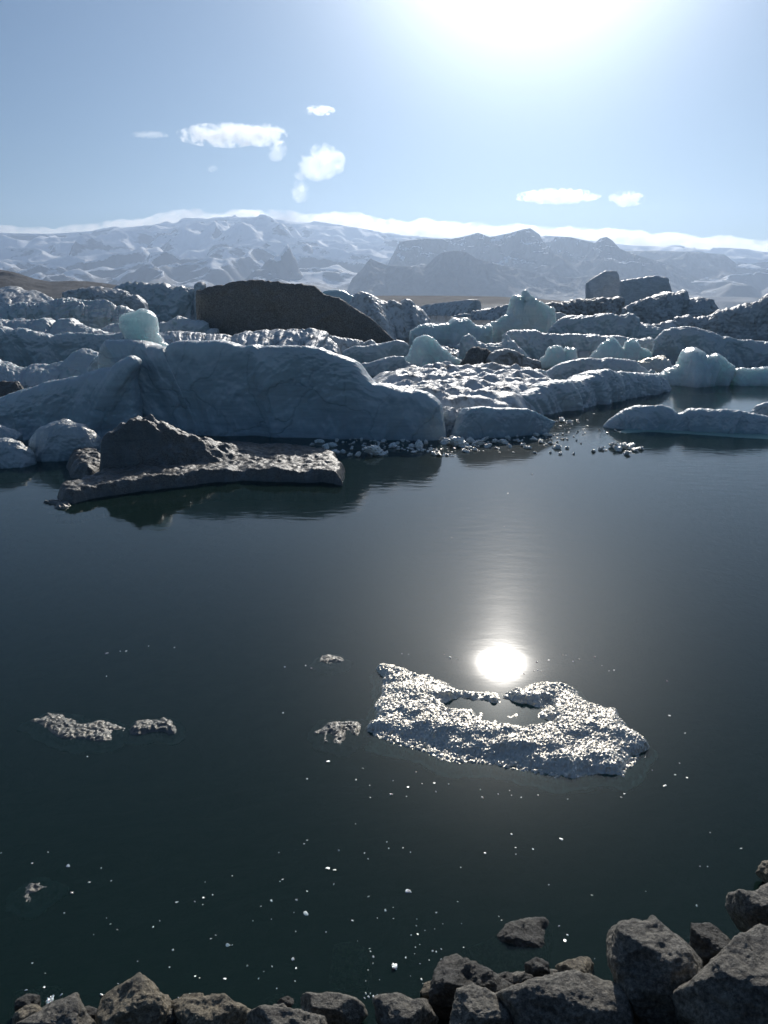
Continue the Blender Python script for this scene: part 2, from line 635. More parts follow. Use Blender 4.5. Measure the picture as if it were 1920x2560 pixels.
# ------------------------------------------------------------ mountains
def mountain(name, outline, d_near, d_far, amp, nscale, mat, label_unused=None, nu=420, nv=150, power=1.3, seed=0.0,
             back=True, base_z=-12, x_ext=0, peaks=(), terr=0.0):
    """Terrain rising from d_near to a ridge at d_far whose skyline follows the traced ridge."""
    pts = np.array(outline, float)
    px = np.linspace(pts[0, 0], pts[-1, 0], nu)
    py = np.interp(px, pts[:, 0], pts[:, 1])
    dirs = np.array([ray(a, b) for a, b in zip(px, py)])
    az = dirs[:, 0] / dirs[:, 1]
    zr = CAM_H + d_far * dirs[:, 2] / dirs[:, 1]           # height of ridge at depth d_far
    t = np.concatenate([np.linspace(0, 1, nv), 1 + np.linspace(0.02, 0.5, 22)])
    A, Tt = np.meshgrid(np.arange(nu), t, indexing='ij')
    D = d_near + (d_far - d_near) * Tt
    X = az[A] * D
    prof = np.where(Tt <= 1, np.clip(Tt, 0, 1) ** power, 1 - (Tt - 1) * 1.6)
    Z = base_z + (zr[A] - base_z) * prof
    P = np.stack([X.ravel(), D.ravel(), Z.ravel()], 1)
    q = P * np.array([1, 1, 0.0]) / nscale + seed
    if terr > 0:
        # glacier steps: flats with steep icefalls and cliffs between them
        u = 5.0 * np.clip(prof.ravel(), 0, 1) + 1.5 * fbm(q * 0.9 + 40, 4, 0.55)
        fl_ = np.floor(u)
        fr = u - fl_
        st_ = fl_ + np.clip((fr - 0.62) / 0.38, 0, 1) ** 1.2
        dz = (st_ - u) / 5.0 * zr.max() * np.clip(Tt.ravel() * 4, 0, 1) * (Tt.ravel() <= 1)
        P[:, 2] += terr * dz
    rn = ridged(q, 6, 0.52) - 0.55
    rn += 0.5 * fbm(q * 0.4 + 5, 3)
    env = (np.clip(Tt.ravel(), 0, 1) ** 0.8) * np.clip((1.06 - Tt.ravel()) * 3.0, 0.0, 1)
    env = np.where(Tt.ravel() > 1, 0.15, env)
    hmask = np.clip(zr[A].ravel() / max(zr.max(), 1), 0.15, 1)
    P[:, 2] += amp * rn * env * hmask
    for (bx, by_top, by_base, hw) in peaks:
        dd = ray(bx, by_base)
        azb = dd[0] / dd[1]
        ic = int(np.argmin(np.abs(az - azb)))
        Dc = D[ic, :nv]
        slope = (Z[ic, :nv] - CAM_H) / Dc
        it = int(np.argmin(np.abs(slope - dd[2] / dd[1])))
        d0 = Dc[it]
        hgt = (by_base - by_top) / F_PX * d0
        w = hw / F_PX * d0
        ux, uy = (P[:, 0] - azb * d0) / w, (P[:, 1] - d0) / (1.4 * w)
        rr_ = np.sqrt(ux ** 2 + uy ** 2) * (1 + 0.35 * fbm(P * np.array([1, 1, 0]) / (0.8 * w) + bx, 3))
        P[:, 2] += hgt * 0.95 * np.clip(1 - rr_, 0, 1) ** 0.9
    # never poke above the traced skyline
    lim = CAM_H + (zr[A].ravel() - CAM_H) * P[:, 1] / d_far
    over = P[:, 2] > lim
    P[over, 2] = lim[over] - 0.10 * (P[over, 2] - lim[over])
    o = mesh_obj(name, P, grid_faces(nu, len(t)), mat, origin=(0, d_far, 0))
    tag(o, kind='structure')
    return o


m_rock_a, m_rock_b = (0.06, 0.06, 0.065), (0.12, 0.115, 0.11)
mountain('glacier_mountain',
         [(-260, 590), (0, 582), (120, 585), (225, 578), (300, 562), (430, 548), (500, 540), (625, 533), (650, 531), (725, 544),
          (810, 556), (960, 580), (1100, 594), (1300, 598), (1500, 600), (1700, 612), (1920, 626), (2180, 638)],
         5200, 12300, 190, 2300, mountain_material('snowy_massif', -20, 480, 1.12, m_rock_a, m_rock_b, 9), power=1.35, seed=3.1, nu=720, nv=340, terr=1.0,
         peaks=[(214, 601, 632, 42), (411, 607, 650, 60), (379, 628, 652, 24), (694, 640, 692, 46), (722, 632, 690, 26), (46, 593, 604, 30),
                (35, 622, 664, 55), (100, 640, 680, 70), (200, 648, 690, 80), (320, 660, 695, 70), (610, 548, 604, 120), (480, 556, 600, 70),
                (560, 622, 640, 50), (500, 668, 700, 60), (1300, 600, 640, 60), (640, 664, 700, 60)])
mountain('plateau_hill',
         [(1500, 700), (1560, 628), (1640, 626), (1740, 630), (1812, 636), (1835, 655), (1853, 672), (1862, 684), (1900, 705), (1930, 722)],
         7600, 9300, 160, 900, mountain_material('plateau_rock', 100, 800, 1.62, m_rock_a, m_rock_b), power=0.8, seed=7.7, nu=260, nv=110)
mountain('peaked_mountain',
         [(930, 735), (1000, 602), (1060, 596), (1130, 597), (1175, 587), (1195, 581), (1225, 592), (1275, 582), (1310, 572), (1326, 570),
          (1352, 588), (1430, 593), (1488, 607), (1500, 596), (1515, 591), (1530, 600), (1550, 622), (1600, 640), (1680, 662), (1740, 692),
          (1785, 722), (1810, 742)],
         6400, 8800, 430, 1100, mountain_material('peaked_rock', 60, 800, 1.16, m_rock_a, m_rock_b), power=0.85, seed=12.9, nu=520, nv=170)
mountain('fore_mountain',
         [(855, 745), (868, 725), (880, 697), (905, 672), (918, 655), (926, 646), (945, 655), (965, 662), (1020, 666), (1062, 668), (1085, 645),
          (1100, 633), (1132, 626), (1165, 630), (1195, 648), (1260, 665), (1330, 680), (1420, 694), (1520, 688), (1600, 700),
          (1700, 725), (1740, 745)],
         5600, 6600, 260, 700, mountain_material('fore_rock', 60, 600, 1.5, m_rock_a, m_rock_b), power=0.75, seed=22.4, nu=420, nv=120)
brown = plain_noise_material('brown_moraine', (0.03, 0.026, 0.023), (0.06, 0.05, 0.042), 0.02, 0.95, 2.0)
mountain('brown_moraine_hill', [(-260, 660), (0, 674), (35, 680), (87, 697), (127, 704), (175, 702), (220, 703), (260, 708), (295, 713),
                                (345, 728), (400, 752)],
         1250, 1600, 10, 110, brown, power=0.7, seed=1.4, nu=260, nv=60, base_z=-4)
mountain('moraine_flat', [(600, 752), (700, 746), (850, 742), (960, 739), (1100, 739), (1240, 741), (1330, 746), (1420, 753)],
         1300, 1500, 3, 90, brown, power=0.6, seed=5.4, nu=260, nv=30, base_z=-3)


# ------------------------------------------------------------ icebergs: lofted masses behind a traced skyline
def resample(pts, n):
    pts = np.asarray(pts, float)
    seg = np.hypot(*(pts[1:] - pts[:-1]).T)
    s = np.concatenate([[0], np.cumsum(seg)])
    q = np.linspace(0, s[-1], n)
    return np.stack([np.interp(q, s, pts[:, 0]), np.interp(q, s, pts[:, 1])], 1)


BERGS = 0


def berg(name, label, outline, yl, yr, mat, front=0.25, back=1.0, nf=3.5, nb=2.0, amp=0.10, nscale=1.2, cut=0.0,
         zb=None, dist_add=0.0, group=None, cat='iceberg', res=1.0, kind_ridge=0.0, plan=4.0, parent=None, fmin=None):
    """outline: photo skyline left to right; yl, yr: photo rows of its waterline at both ends.
    front / back: horizontal run before and behind the crest, as a share of the height (front) and width (back)."""
    global BERGS
    BERGS += 1
    seed = BERGS * 3.71
    o = np.array(outline, float)
    gl, gr = ground(o[0, 0], yl), ground(o[-1, 0], yr)
    axis = (gr - gl)
    axis[2] = 0
    L0 = np.linalg.norm(axis)
    axis /= L0
    nrm = np.array([-axis[1], axis[0], 0])
    if nrm[1] < 0:
        nrm = -nrm
    # typical height to set the crest set-back
    dmid = np.linalg.norm(((gl + gr) / 2)[:2])
    htyp = max(0.2, (dmid / F_PX) * ((yl + yr) / 2 - np.percentile(o[:, 1], 20)))
    c = front * htyp + dist_add
    pl = gl + nrm * c
    S, Z = [], []
    for x, y in o:
        d = ray(x, y)
        t = np.dot(pl - CAM, nrm) / np.dot(d, nrm)
        p = CAM + d * t
        S.append(np.dot(p - pl, axis))
        Z.append(p[2])
    S, Z = np.array(S), np.array(Z)
    zbot = -0.45 if zb is None else zb
    top = np.stack([S, Z], 1)
    W = S.max() - S.min()
    H = Z.max() - zbot
    # sides drop to the bottom
    e = 0.02 * W
    if top[0, 1] > zbot + 0.15 * H:
        top = np.vstack([[top[0, 0] - e, zbot], top])
    if top[-1, 1] > zbot + 0.15 * H:
        top = np.vstack([top, [top[-1, 0] + e, zbot]])
    per = np.sum(np.hypot(*(top[1:] - top[:-1]).T))
    pxw = (o[:, 0].max() - o[:, 0].min())
    nu = int(np.clip(pxw * 0.7 * res, 60, 520))
    nv = int(np.clip((max(yl, yr) - o[:, 1].min()) * 1.1 * res, 56, 210))
    tp = resample(top, nu)
    # ragged crest
    cr = ridged(np.stack([tp[:, 0] / (0.45 * nscale * max(0.25, min(H, 6) * 0.45)) + seed, tp[:, 0] * 0, tp[:, 0] * 0 + seed], 1), 5, 0.62) - 0.8
    tp[:, 1] += 0.22 * amp * min(H, 6.0) * cr * np.clip((tp[:, 1] - zbot) / H * 2, 0, 1)
    u = np.linspace(0, 1, nu)
    sbase = tp[0, 0] + (tp[-1, 0] - tp[0, 0]) * u
    planf = np.clip(1 - np.abs(2 * u - 1) ** plan, 0, 1) ** (1 / plan)
    planf = np.maximum(planf, 0.04)
    hh = np.clip(tp[:, 1] - zbot, 0.01, None)
    # slow variation of the front line so that faces are not ruled surfaces
    wob = fbm(np.stack([sbase / (0.35 * H + 0.4), np.full(nu, seed), np.zeros(nu)], 1), 3)
    Fd = (front * htyp * (0.6 + 0.4 * hh / hh.max())) * planf * (1 + 0.45 * wob)
    Bd = np.maximum(back * min(W, 4 * H) * 0.5, 0.3) * planf * (0.35 + 0.65 * hh / hh.max())
    th = np.linspace(0, math.pi, nv)
    ct, st = np.cos(th), np.sin(th)
    yy = np.where(ct > 0, -np.abs(ct) ** (2 / nf), np.abs(ct) ** (2 / nb))
    zz = np.where(ct > 0, np.abs(st) ** (2 / nf), np.abs(st) ** (2 / nb))
    Yl = np.where(yy[None, :] < 0, yy[None, :] * Fd[:, None], yy[None, :] * Bd[:, None])
    Zl = zbot + hh[:, None] * zz[None, :]
    k = zz[None, :] ** 1.5
    Sl = sbase[:, None] * (1 - k) + tp[:, 0][:, None] * k
    P = pl[None, None, :] + axis * Sl[..., None] + nrm * Yl[..., None]
    P[..., 2] = Zl
    P = P.reshape(nu, nv, 3)
    # displacement along an estimated normal
    du = np.gradient(P, axis=0)
    dv = np.gradient(P, axis=1)
    N = np.cross(du, dv)
    N /= (np.linalg.norm(N, axis=-1, keepdims=True) + 1e-9)
    if N[nu // 2, nv // 4, 1] > 0:
        N = -N
    Q = P.reshape(-1, 3)
    ns = nscale * max(0.25, min(H, 6) * 0.45)
    A = amp * min(H, 6.0)
    warp = np.stack([perlin(Q / ns + 40), perlin(Q / ns + 80), perlin(Q / ns + 120)], 1) * 0.5
    q = Q / ns + warp + seed
    d = 0.55 * fbm(q, 5, 0.5) - 0.35 * np.abs(fbm(q * 1.7 + 31, 4, 0.55)) + 0.15
    d = d - 0.17 * np.abs(fbm(q * 3.6 + 77, 4, 0.6)) + 0.03 + 0.10 * fbm(q * 9.1 + 13, 3, 0.6)
    if kind_ridge:
        qq = (Q @ np.stack([axis, nrm, np.array([0, 0, 1.0])], 1)) * np.array([1.5, 0.6, 0.45]) / ns + seed
        d = d + kind_ridge * (ridged(qq, 3, 0.5) - 0.4)
    # keep the skyline close to the trace: less displacement near the crest
    damp = 1 - 0.35 * np.exp(-((th - math.pi / 2) / 0.35) ** 2)
    d = d.reshape(nu, nv) * damp[None, :] * np.clip(planf, 0.2, 1)[:, None]
    P = P + N * (A * d)[..., None]
    verts = P.reshape(-1, 3)
    faces = grid_faces(nu, nv, wrap=True)
    caps = [list(range(nv)), list(range((nu - 1) * nv, nu * nv))[::-1]]
    # caps: fan to the centre
    c0, c1 = len(verts), len(verts) + 1
    verts = np.vstack([verts, P[0].mean(0), P[-1].mean(0)])
    f2 = []
    for j in range(nv):
        f2.append((c0, j, (j + 1) % nv, (j + 1) % nv))
        b = (nu - 1) * nv
        f2.append((c1, b + (j + 1) % nv, b + j, b + j))
    org = (gl + gr) / 2
    org[2] = max(0, zbot)
    fl = faces.tolist() + [list(t[:3]) for t in f2]
    ob = mesh_obj(name, verts, fl, M[mat], origin=org, parent=parent, closed=True)
    if parent is None:
        tag(ob, label, cat, group)
    return ob


PACK = 'icebergs packed across the lagoon'


# ------------------------------------------------------------ floes: solids raised on a traced footprint
def seg_sd(px, py, poly):
    """signed distance (positive inside) to a polygon, vectorised"""
    poly = np.asarray(poly, float)
    n = len(poly)
    d = np.full(px.shape, 1e18)
    ins = np.zeros(px.shape, bool)
    for i in range(n):
        a, b = poly[i], poly[(i + 1) % n]
        e = b - a
        wx, wy = px - a[0], py - a[1]
        t = np.clip((wx * e[0] + wy * e[1]) / (e @ e + 1e-12), 0, 1)
        d = np.minimum(d, (wx - t * e[0]) ** 2 + (wy - t * e[1]) ** 2)
        c = ((a[1] > py) != (b[1] > py)) & (px < (b[0] - a[0]) * (py - a[1]) / (b[1] - a[1] + 1e-12) + a[0])
        ins ^= c
    d = np.sqrt(d)
    return np.where(ins, d, -d)


def floe(name, label, foot_px, h, mat, edge=0.12, res=0.05, zbot=-0.35, wob=0.08, wobs=1.0, rough=0.03, roughs=4.0,
         zproj=None, extra=None, group=None, cat='ice floe', parent=None, skirt=None):
    poly = np.array([ground(x, y, h if zproj is None else zproj)[:2] for x, y in foot_px])
    skirt = edge * 1.2 if skirt is None else skirt
    x0, y0 = poly.min(0) - skirt - 2 * res
    x1, y1 = poly.max(0) + skirt + 2 * res
    nx, ny = int((x1 - x0) / res) + 2, int((y1 - y0) / res) + 2
    X, Y = np.meshgrid(x0 + np.arange(nx) * res, y0 + np.arange(ny) * res, indexing='ij')
    x, y = X.ravel(), Y.ravel()
    P = np.stack([x, y, np.zeros_like(x)], 1)
    sd_ = seg_sd(x, y, poly) + wob * fbm(P / wobs + 3, 4)
    tt = np.clip((sd_ + skirt * 0.5) / (edge + skirt * 0.5), 0, 1)
    prof = np.sin(tt * math.pi / 2) ** 0.7
    z = zbot + (h - zbot) * prof
    if extra is not None:
        z = extra(x, y, z, sd_, poly)
    z = z + rough * (fbm(P * roughs + 8, 5, 0.6)) * np.clip(tt * 1.5, 0, 1)
    keep = sd_ > -skirt
    kg = keep.reshape(nx, ny)
    fk = kg[:-1, :-1] & kg[1:, :-1] & kg[1:, 1:] & kg[:-1, 1:]
    faces = grid_faces(nx, ny)[fk.ravel()]
    used = np.unique(faces)
    remap = -np.ones(nx * ny, int)
    remap[used] = np.arange(len(used))
    faces = remap[faces]
    top = np.stack([x[used], y[used], z[used]], 1)
    nt = len(top)
    bot = top.copy()
    bot[:, 2] = zbot - 0.02
    fb = faces[:, ::-1] + nt
    # boundary walls
    e = np.concatenate([faces[:, [0, 1]], faces[:, [1, 2]], faces[:, [2, 3]], faces[:, [3, 0]]])
    key = np.sort(e, 1)
    kk = key[:, 0].astype(np.int64) * (nt + 1) + key[:, 1]
    uq, inv, cnt = np.unique(kk, return_inverse=True, return_counts=True)
    be = e[cnt[inv] == 1]
    walls = np.stack([be[:, 1], be[:, 0], be[:, 0] + nt, be[:, 1] + nt], 1)
    V = np.concatenate([top, bot])
    Fc = np.concatenate([faces, fb, walls])
    org = np.array([poly[:, 0].mean(), poly[:, 1].mean(), 0.0])
    ob = mesh_obj(name, V, Fc, M[mat], origin=org, parent=parent, closed=True)
    if parent is None:
        tag(ob, label, cat, group)
    return ob


# ------------------------------------------------------------ the pack of icebergs, far to near
B = berg
# far hazy ones
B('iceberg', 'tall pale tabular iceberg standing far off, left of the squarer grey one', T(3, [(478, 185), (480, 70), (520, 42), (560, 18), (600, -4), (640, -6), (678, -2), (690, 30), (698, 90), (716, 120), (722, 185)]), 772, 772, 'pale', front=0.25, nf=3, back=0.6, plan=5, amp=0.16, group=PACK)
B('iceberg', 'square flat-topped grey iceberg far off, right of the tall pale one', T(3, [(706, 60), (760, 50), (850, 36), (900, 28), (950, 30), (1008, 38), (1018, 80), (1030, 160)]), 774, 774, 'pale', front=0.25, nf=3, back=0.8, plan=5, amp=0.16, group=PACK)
B('iceberg', 'low pale iceberg behind the top right shoulder of the huge dark berg', T(2, [(420, 150), (452, 120), (520, 112), (570, 125), (600, 145), (642, 170)]), 792, 792, 'turq', front=0.4, nf=2.5, back=0.8, group=PACK)
B('iceberg', 'sloping slab of sunlit ice, a white wedge before the brown flat', T(2, [(1060, 225), (1100, 212), (1200, 200), (1300, 188), (1380, 180), (1424, 180), (1428, 230), (1430, 262)]), 788, 790, 'white', front=0.9, nf=1.2, back=0.8, amp=0.05, group=PACK)
B('iceberg', 'brown dirty low iceberg with pale rims, left under the tall pale berg', T(3, [(195, 222), (240, 205), (330, 196), (400, 182), (460, 178), (500, 174), (600, 165), (660, 168), (720, 174), (724, 215)]), 806, 806, 'brown', front=0.9, nf=1.6, back=0.8, amp=0.16, group=PACK)
B('iceberg', 'dark dirty hump with a small horn on top, right of the brown berg', T(3, [(730, 236), (770, 207), (830, 184), (900, 160), (950, 148), (1000, 135), (1050, 141), (1090, 146), (1112, 128), (1126, 124), (1130, 180), (1180, 178), (1215, 174), (1232, 172), (1290, 190), (1330, 232), (1345, 262)]), 822, 822, 'grey', front=0.6, nf=2.2, back=0.8, amp=0.14, group=PACK)
B('iceberg', 'large grey iceberg rising to a dark tip at the right edge', T(3, [(1050, 300), (1064, 288), (1130, 279), (1180, 290), (1204, 300), (1280, 286), (1340, 250), (1420, 236), (1520, 216), (1600, 200), (1630, 166), (1659, 145), (1720, 120), (1800, 130), (1850, 200)]), 858, 862, 'grey', front=0.4, nf=2.6, back=0.7, amp=0.10, group=PACK)
B('iceberg', 'low broken ice between the wedge slab and the turquoise tower', T(2, [(1400, 262), (1450, 250), (1520, 240), (1580, 225), (1640, 205), (1700, 215), (1760, 250)]), 800, 800, 'white', front=0.8, nf=1.6, back=0.8, amp=0.2, group=PACK)

# left far group
B('iceberg', 'sunlit snow-topped iceberg at the far left under the brown hill', T(1, [(-60, 130), (-20, 108), (20, 100), (50, 96), (80, 92), (110, 98), (150, 120), (180, 128), (205, 118), (240, 125), (280, 142), (320, 165), (355, 185)]), 793, 793, 'white', front=1.6, nf=1.2, back=0.9, amp=0.12, group=PACK)
B('iceberg', 'long dark ridge of ice with bright knobs, touching the dark berg on its left', T(1, [(730, 112), (745, 100), (800, 76), (860, 70), (900, 76), (940, 80), (1000, 84), (1050, 78), (1085, 84), (1105, 96), (1160, 100), (1190, 90), (1210, 104), (1270, 120), (1290, 135)]), 815, 815, 'blue', front=0.5, nf=2.2, back=0.9, amp=0.16, group=PACK)
B('iceberg', 'little curled knob of ice beside the upper left corner of the dark berg', T(1, [(1262, 128), (1268, 85), (1285, 70), (1310, 67), (1328, 80), (1326, 112), (1320, 128)]), 815, 815, 'white', front=0.3, nf=3, back=1.5, group=PACK)
B('iceberg', 'block with a cream flat rim, behind the turquoise block to the left', T(1, [(408, 150), (414, 128), (450, 122), (500, 112), (540, 108), (620, 106), (700, 112), (760, 116), (818, 122), (826, 150), (850, 150), (880, 156), (905, 168), (935, 205)]), 835, 835, 'grey', front=0.4, nf=3, back=0.9, amp=0.13, group=PACK)
B('iceberg', 'broad dark blue iceberg at the left edge behind the crinkled ridge', T(1, [(-90, 260), (-40, 236), (30, 226), (75, 214), (95, 198), (150, 196), (200, 200), (270, 194), (330, 190), (415, 176), (500, 182), (600, 186), (700, 200), (780, 216), (860, 240), (920, 270), (960, 320)]), 868, 862, 'blue', front=0.6, nf=2.2, back=0.7, amp=0.13, group=PACK)
B('iceberg', 'shadowed slope with one bright lump, between turquoise block and dark berg', T(1, [(620, 400), (680, 362), (720, 345), (790, 340), (900, 335), (1020, 348), (1060, 335), (1100, 330), (1130, 302), (1160, 290), (1190, 296), (1212, 312), (1260, 316), (1300, 320), (1340, 340)]), 874, 874, 'blue', front=0.8, nf=1.8, back=0.8, amp=0.13, group=PACK)

# the huge dark berg and what stands right of it
B('iceberg', 'huge dark ash-covered iceberg sloping down to the right, biggest of the far row', T(1, [(1276, 150), (1280, 127), (1340, 110), (1450, 80), (1540, 60), (1659, 48)], 2, [(20, 50), (150, 68), (200, 74), (300, 80), (370, 100), (450, 140), (475, 155), (540, 170), (620, 222), (700, 275), (760, 322), (830, 380), (905, 445)]), 868, 866, 'dirty', front=0.16, nf=3.6, back=0.5, amp=0.07, plan=7, group=PACK)
B('iceberg', 'ribbed blue-white crag touching the right slope of the huge dark berg', T(2, [(590, 240), (628, 175), (655, 145), (682, 132), (720, 148), (790, 174), (850, 194), (900, 186), (945, 214), (965, 182), (985, 182), (1005, 192), (1022, 220), (1060, 245), (1090, 262), (1115, 295), (1140, 345)]), 850, 846, 'white', front=0.9, nf=1.5, back=0.8, amp=0.09, kind_ridge=0.3, group=PACK)
B('iceberg', 'low turquoise iceberg with a hooked left end, before the wedge slab', T(2, [(1004, 385), (1030, 366), (1062, 352), (1105, 340), (1180, 343), (1240, 330), (1265, 322), (1282, 305), (1330, 300), (1372, 302), (1420, 345), (1480, 352), (1530, 345)]), 868, 866, 'turq', front=0.6, nf=2.2, back=0.8, amp=0.12, group=PACK)
B('iceberg', 'turquoise tower with a knobbly top, tallest of the right-hand bergs', T(2, [(1470, 372), (1500, 350), (1560, 318), (1640, 284), (1659, 235)], 3, [(2, 178), (20, 156), (62, 162), (66, 130), (86, 118), (108, 132), (130, 152), (150, 180), (190, 200), (230, 226), (268, 240), (272, 300), (278, 385)]), 862, 862, 'turq', front=0.35, nf=2.6, back=0.8, amp=0.12, group=PACK)
B('iceberg', 'pale low ridge directly right of the turquoise tower, behind the hump-backed berg', T(3, [(262, 300), (280, 268), (315, 262), (350, 280), (400, 284), (460, 285), (540, 292), (600, 310)]), 850, 850, 'blue', front=0.5, nf=2, back=0.8, group=PACK)
B('iceberg', 'hump-backed turquoise-grey iceberg right of the turquoise tower', T(3, [(230, 405), (250, 370), (300, 318), (350, 296), (440, 290), (520, 289), (570, 275), (650, 271), (690, 290), (720, 288), (755, 274), (790, 280), (824, 300), (832, 334), (900, 350), (960, 372), (1010, 400)]), 875, 880, 'blue', front=0.5, nf=2.4, back=0.8, amp=0.10, group=PACK)
B('iceberg', 'thin pale shelf left of the wide right-hand berg, at its shoulder', T(3, [(820, 336), (880, 334), (960, 336), (1010, 322), (1060, 326), (1080, 350), (1090, 380)]), 872, 872, 'white', front=0.8, nf=1.6, back=0.8, amp=0.14, group=PACK)
B('iceberg', 'long flat blue iceberg stretching from under the tower to the zigzag end', T(2, [(1600, 410), (1640, 386)], 3, [(20, 378), (140, 375), (200, 398), (290, 408), (400, 406), (540, 408), (580, 417), (640, 420), (720, 418), (780, 434), (840, 436), (900, 431), (960, 450), (1010, 468), (1055, 486), (1042, 510), (1060, 530)]), 905, 907, 'blue', front=0.5, nf=2.6, back=0.7, amp=0.09, group=PACK)
B('iceberg', 'wide smooth blue iceberg running out of the right edge', T(3, [(925, 440), (950, 415), (985, 380), (1030, 362), (1090, 358), (1150, 362), (1230, 376), (1280, 392), (1320, 405), (1360, 420), (1400, 420), (1450, 440), (1510, 444), (1560, 438), (1600, 450), (1700, 456), (1800, 470)]), 918, 922, 'blue', front=0.5, nf=2.4, back=0.6, amp=0.08, group=PACK)

# middle rows, left
B('iceberg', 'crinkled ridge with bright veins, behind the long shadowed berg at left', T(1, [(-60, 322), (0, 306), (50, 330), (90, 318), (130, 315), (200, 316), (270, 304), (315, 314), (345, 350), (385, 308), (410, 318), (458, 312), (495, 340), (560, 366), (640, 384), (720, 400), (790, 408)]), 893, 893, 'blue', front=1.0, nf=1.4, back=0.8, amp=0.09, kind_ridge=0.3, group=PACK)
B('iceberg', 'long shadowed iceberg from the left edge to below the turquoise block', T(1, [(-90, 345), (0, 352), (60, 370), (140, 368), (200, 384), (260, 392), (310, 414), (350, 420), (400, 405), (440, 397), (520, 395), (600, 404), (700, 400), (810, 394), (900, 400), (960, 420)]), 918, 915, 'blue', front=0.35, nf=3, back=0.6, amp=0.08, group=PACK)
B('iceberg', 'ribbed snowy iceberg with fluted sunlit slope, below the huge dark berg', T(1, [(1000, 405), (1050, 395), (1100, 385), (1160, 388), (1250, 400), (1350, 411), (1420, 408), (1500, 415), (1550, 398), (1600, 385), (1650, 386)], 2, [(40, 384), (120, 374), (200, 378), (250, 377), (310, 376), (360, 371), (400, 385), (440, 388), (470, 400), (462, 420), (500, 455), (540, 492)]), 900, 900, 'white', front=2.2, nf=1.2, back=0.8, amp=0.09, kind_ridge=0.3, group=PACK)
B('iceberg', 'two small pale blocks at the foot of the huge dark berg', T(1, [(1288, 400), (1296, 366), (1340, 372), (1400, 368), (1418, 372), (1422, 400)]), 872, 872, 'white', front=0.5, nf=2, back=0.9, group=PACK)
B('iceberg', 'low jagged ice with a little pyramid, at the right foot of the huge dark berg', T(2, [(455, 425), (480, 415), (540, 425), (600, 436), (680, 450), (702, 464), (725, 450), (746, 437), (765, 450), (784, 466), (830, 480)]), 886, 884, 'white', front=0.9, nf=1.6, back=0.8, amp=0.14, group=PACK)
B('iceberg', 'flat-topped shadowed block left of the turquoise dome', T(2, [(560, 520), (600, 492), (640, 480), (700, 480), (780, 465), (830, 460), (880, 448), (920, 446), (965, 452), (988, 468), (990, 520), (984, 545)]), 912, 910, 'blue', front=0.4, nf=3, back=0.7, amp=0.08, group=PACK)
B('iceberg', 'turquoise dome-shaped iceberg right of the flat-topped block', T(2, [(950, 575), (985, 535), (1004, 500), (1012, 480), (1050, 432), (1090, 415), (1130, 420), (1168, 446), (1195, 480), (1230, 500), (1260, 532), (1310, 560), (1345, 580)]), 932, 928, 'turq', front=0.5, nf=2.2, back=0.8, amp=0.09, group=PACK)
B('iceberg', 'sunlit crumbling ice sloping right behind the turquoise dome', T(2, [(1185, 480), (1215, 475), (1260, 495), (1300, 510), (1350, 540), (1360, 560)]), 908, 908, 'white', front=1.2, nf=1.4, back=0.8, amp=0.18, group=PACK)
B('iceberg', 'thin-rimmed pale ice slab below the flat-topped block', T(2, [(660, 605), (700, 590), (760, 582), (800, 566), (830, 555), (880, 548), (958, 545), (964, 575), (1000, 600)]), 940, 938, 'blue', front=0.5, nf=2.4, back=0.7, amp=0.08, group=PACK)
B('iceberg', 'jagged iceberg with an upright fin at its right end, behind the brown boulder of ice', T(2, [(1322, 530), (1325, 455), (1345, 428), (1380, 405), (1420, 430), (1480, 464), (1540, 460), (1600, 452), (1612, 430), (1622, 405), (1655, 432)], 3, [(30, 470), (60, 500), (86, 522), (110, 548)]), 915, 915, 'blue', front=0.6, nf=2, back=0.8, amp=0.12, group=PACK)
B('iceberg', 'dark brown boulder-like ice chunk right of the turquoise dome', T(2, [(1295, 640), (1330, 590), (1360, 540), (1395, 492), (1440, 485), (1500, 510), (1530, 530), (1560, 560), (1580, 630)]), 930, 930, 'dirty', front=0.5, nf=2, back=0.8, amp=0.15, group=PACK)
B('iceberg', 'grey wedge of ice sloping right, attached to the dark brown chunk', T(2, [(1500, 560), (1530, 528), (1560, 512), (1620, 500), (1659, 505)], 3, [(30, 518), (60, 535), (120, 562), (180, 578), (184, 620)]), 934, 930, 'brown', front=0.5, nf=2.4, back=0.8, amp=0.08, group=PACK)

# middle rows, right
B('iceberg', 'lumpy translucent ice with two knobs, left of the twin peaks', T(3, [(176, 605), (188, 562), (225, 532), (242, 490), (290, 472), (318, 478), (334, 512), (350, 488), (412, 490), (420, 528), (408, 555), (440, 560), (480, 590)]), 922, 922, 'turq', front=0.5, nf=2.4, back=0.8, amp=0.13, group=PACK)
B('iceberg', 'small translucent flat piece between the two-knob ice and the twin peaks', T(3, [(420, 548), (430, 518), (450, 512), (505, 511), (516, 530), (518, 550)]), 906, 906, 'turq', front=0.4, nf=3, back=0.8, group=PACK)
B('iceberg', 'glowing translucent twin-peaked ice, its two rounded tops lit from behind', T(3, [(495, 570), (530, 520), (565, 485), (600, 458), (640, 425), (662, 425), (684, 450), (704, 480), (718, 490), (735, 450), (770, 432), (808, 444), (835, 488), (890, 506), (905, 530), (915, 556)]), 918, 918, 'turq', front=0.6, nf=2, back=0.6, amp=0.10, group=PACK)
B('iceberg', 'glittering heap of broken clear ice right of the twin peaks', T(3, [(810, 590), (850, 570), (900, 560), (940, 552), (970, 548), (1000, 566), (1022, 580), (1030, 605), (1070, 612), (1100, 625)]), 930, 930, 'granular', front=1.5, nf=1.3, back=0.8, amp=0.2, group=PACK)
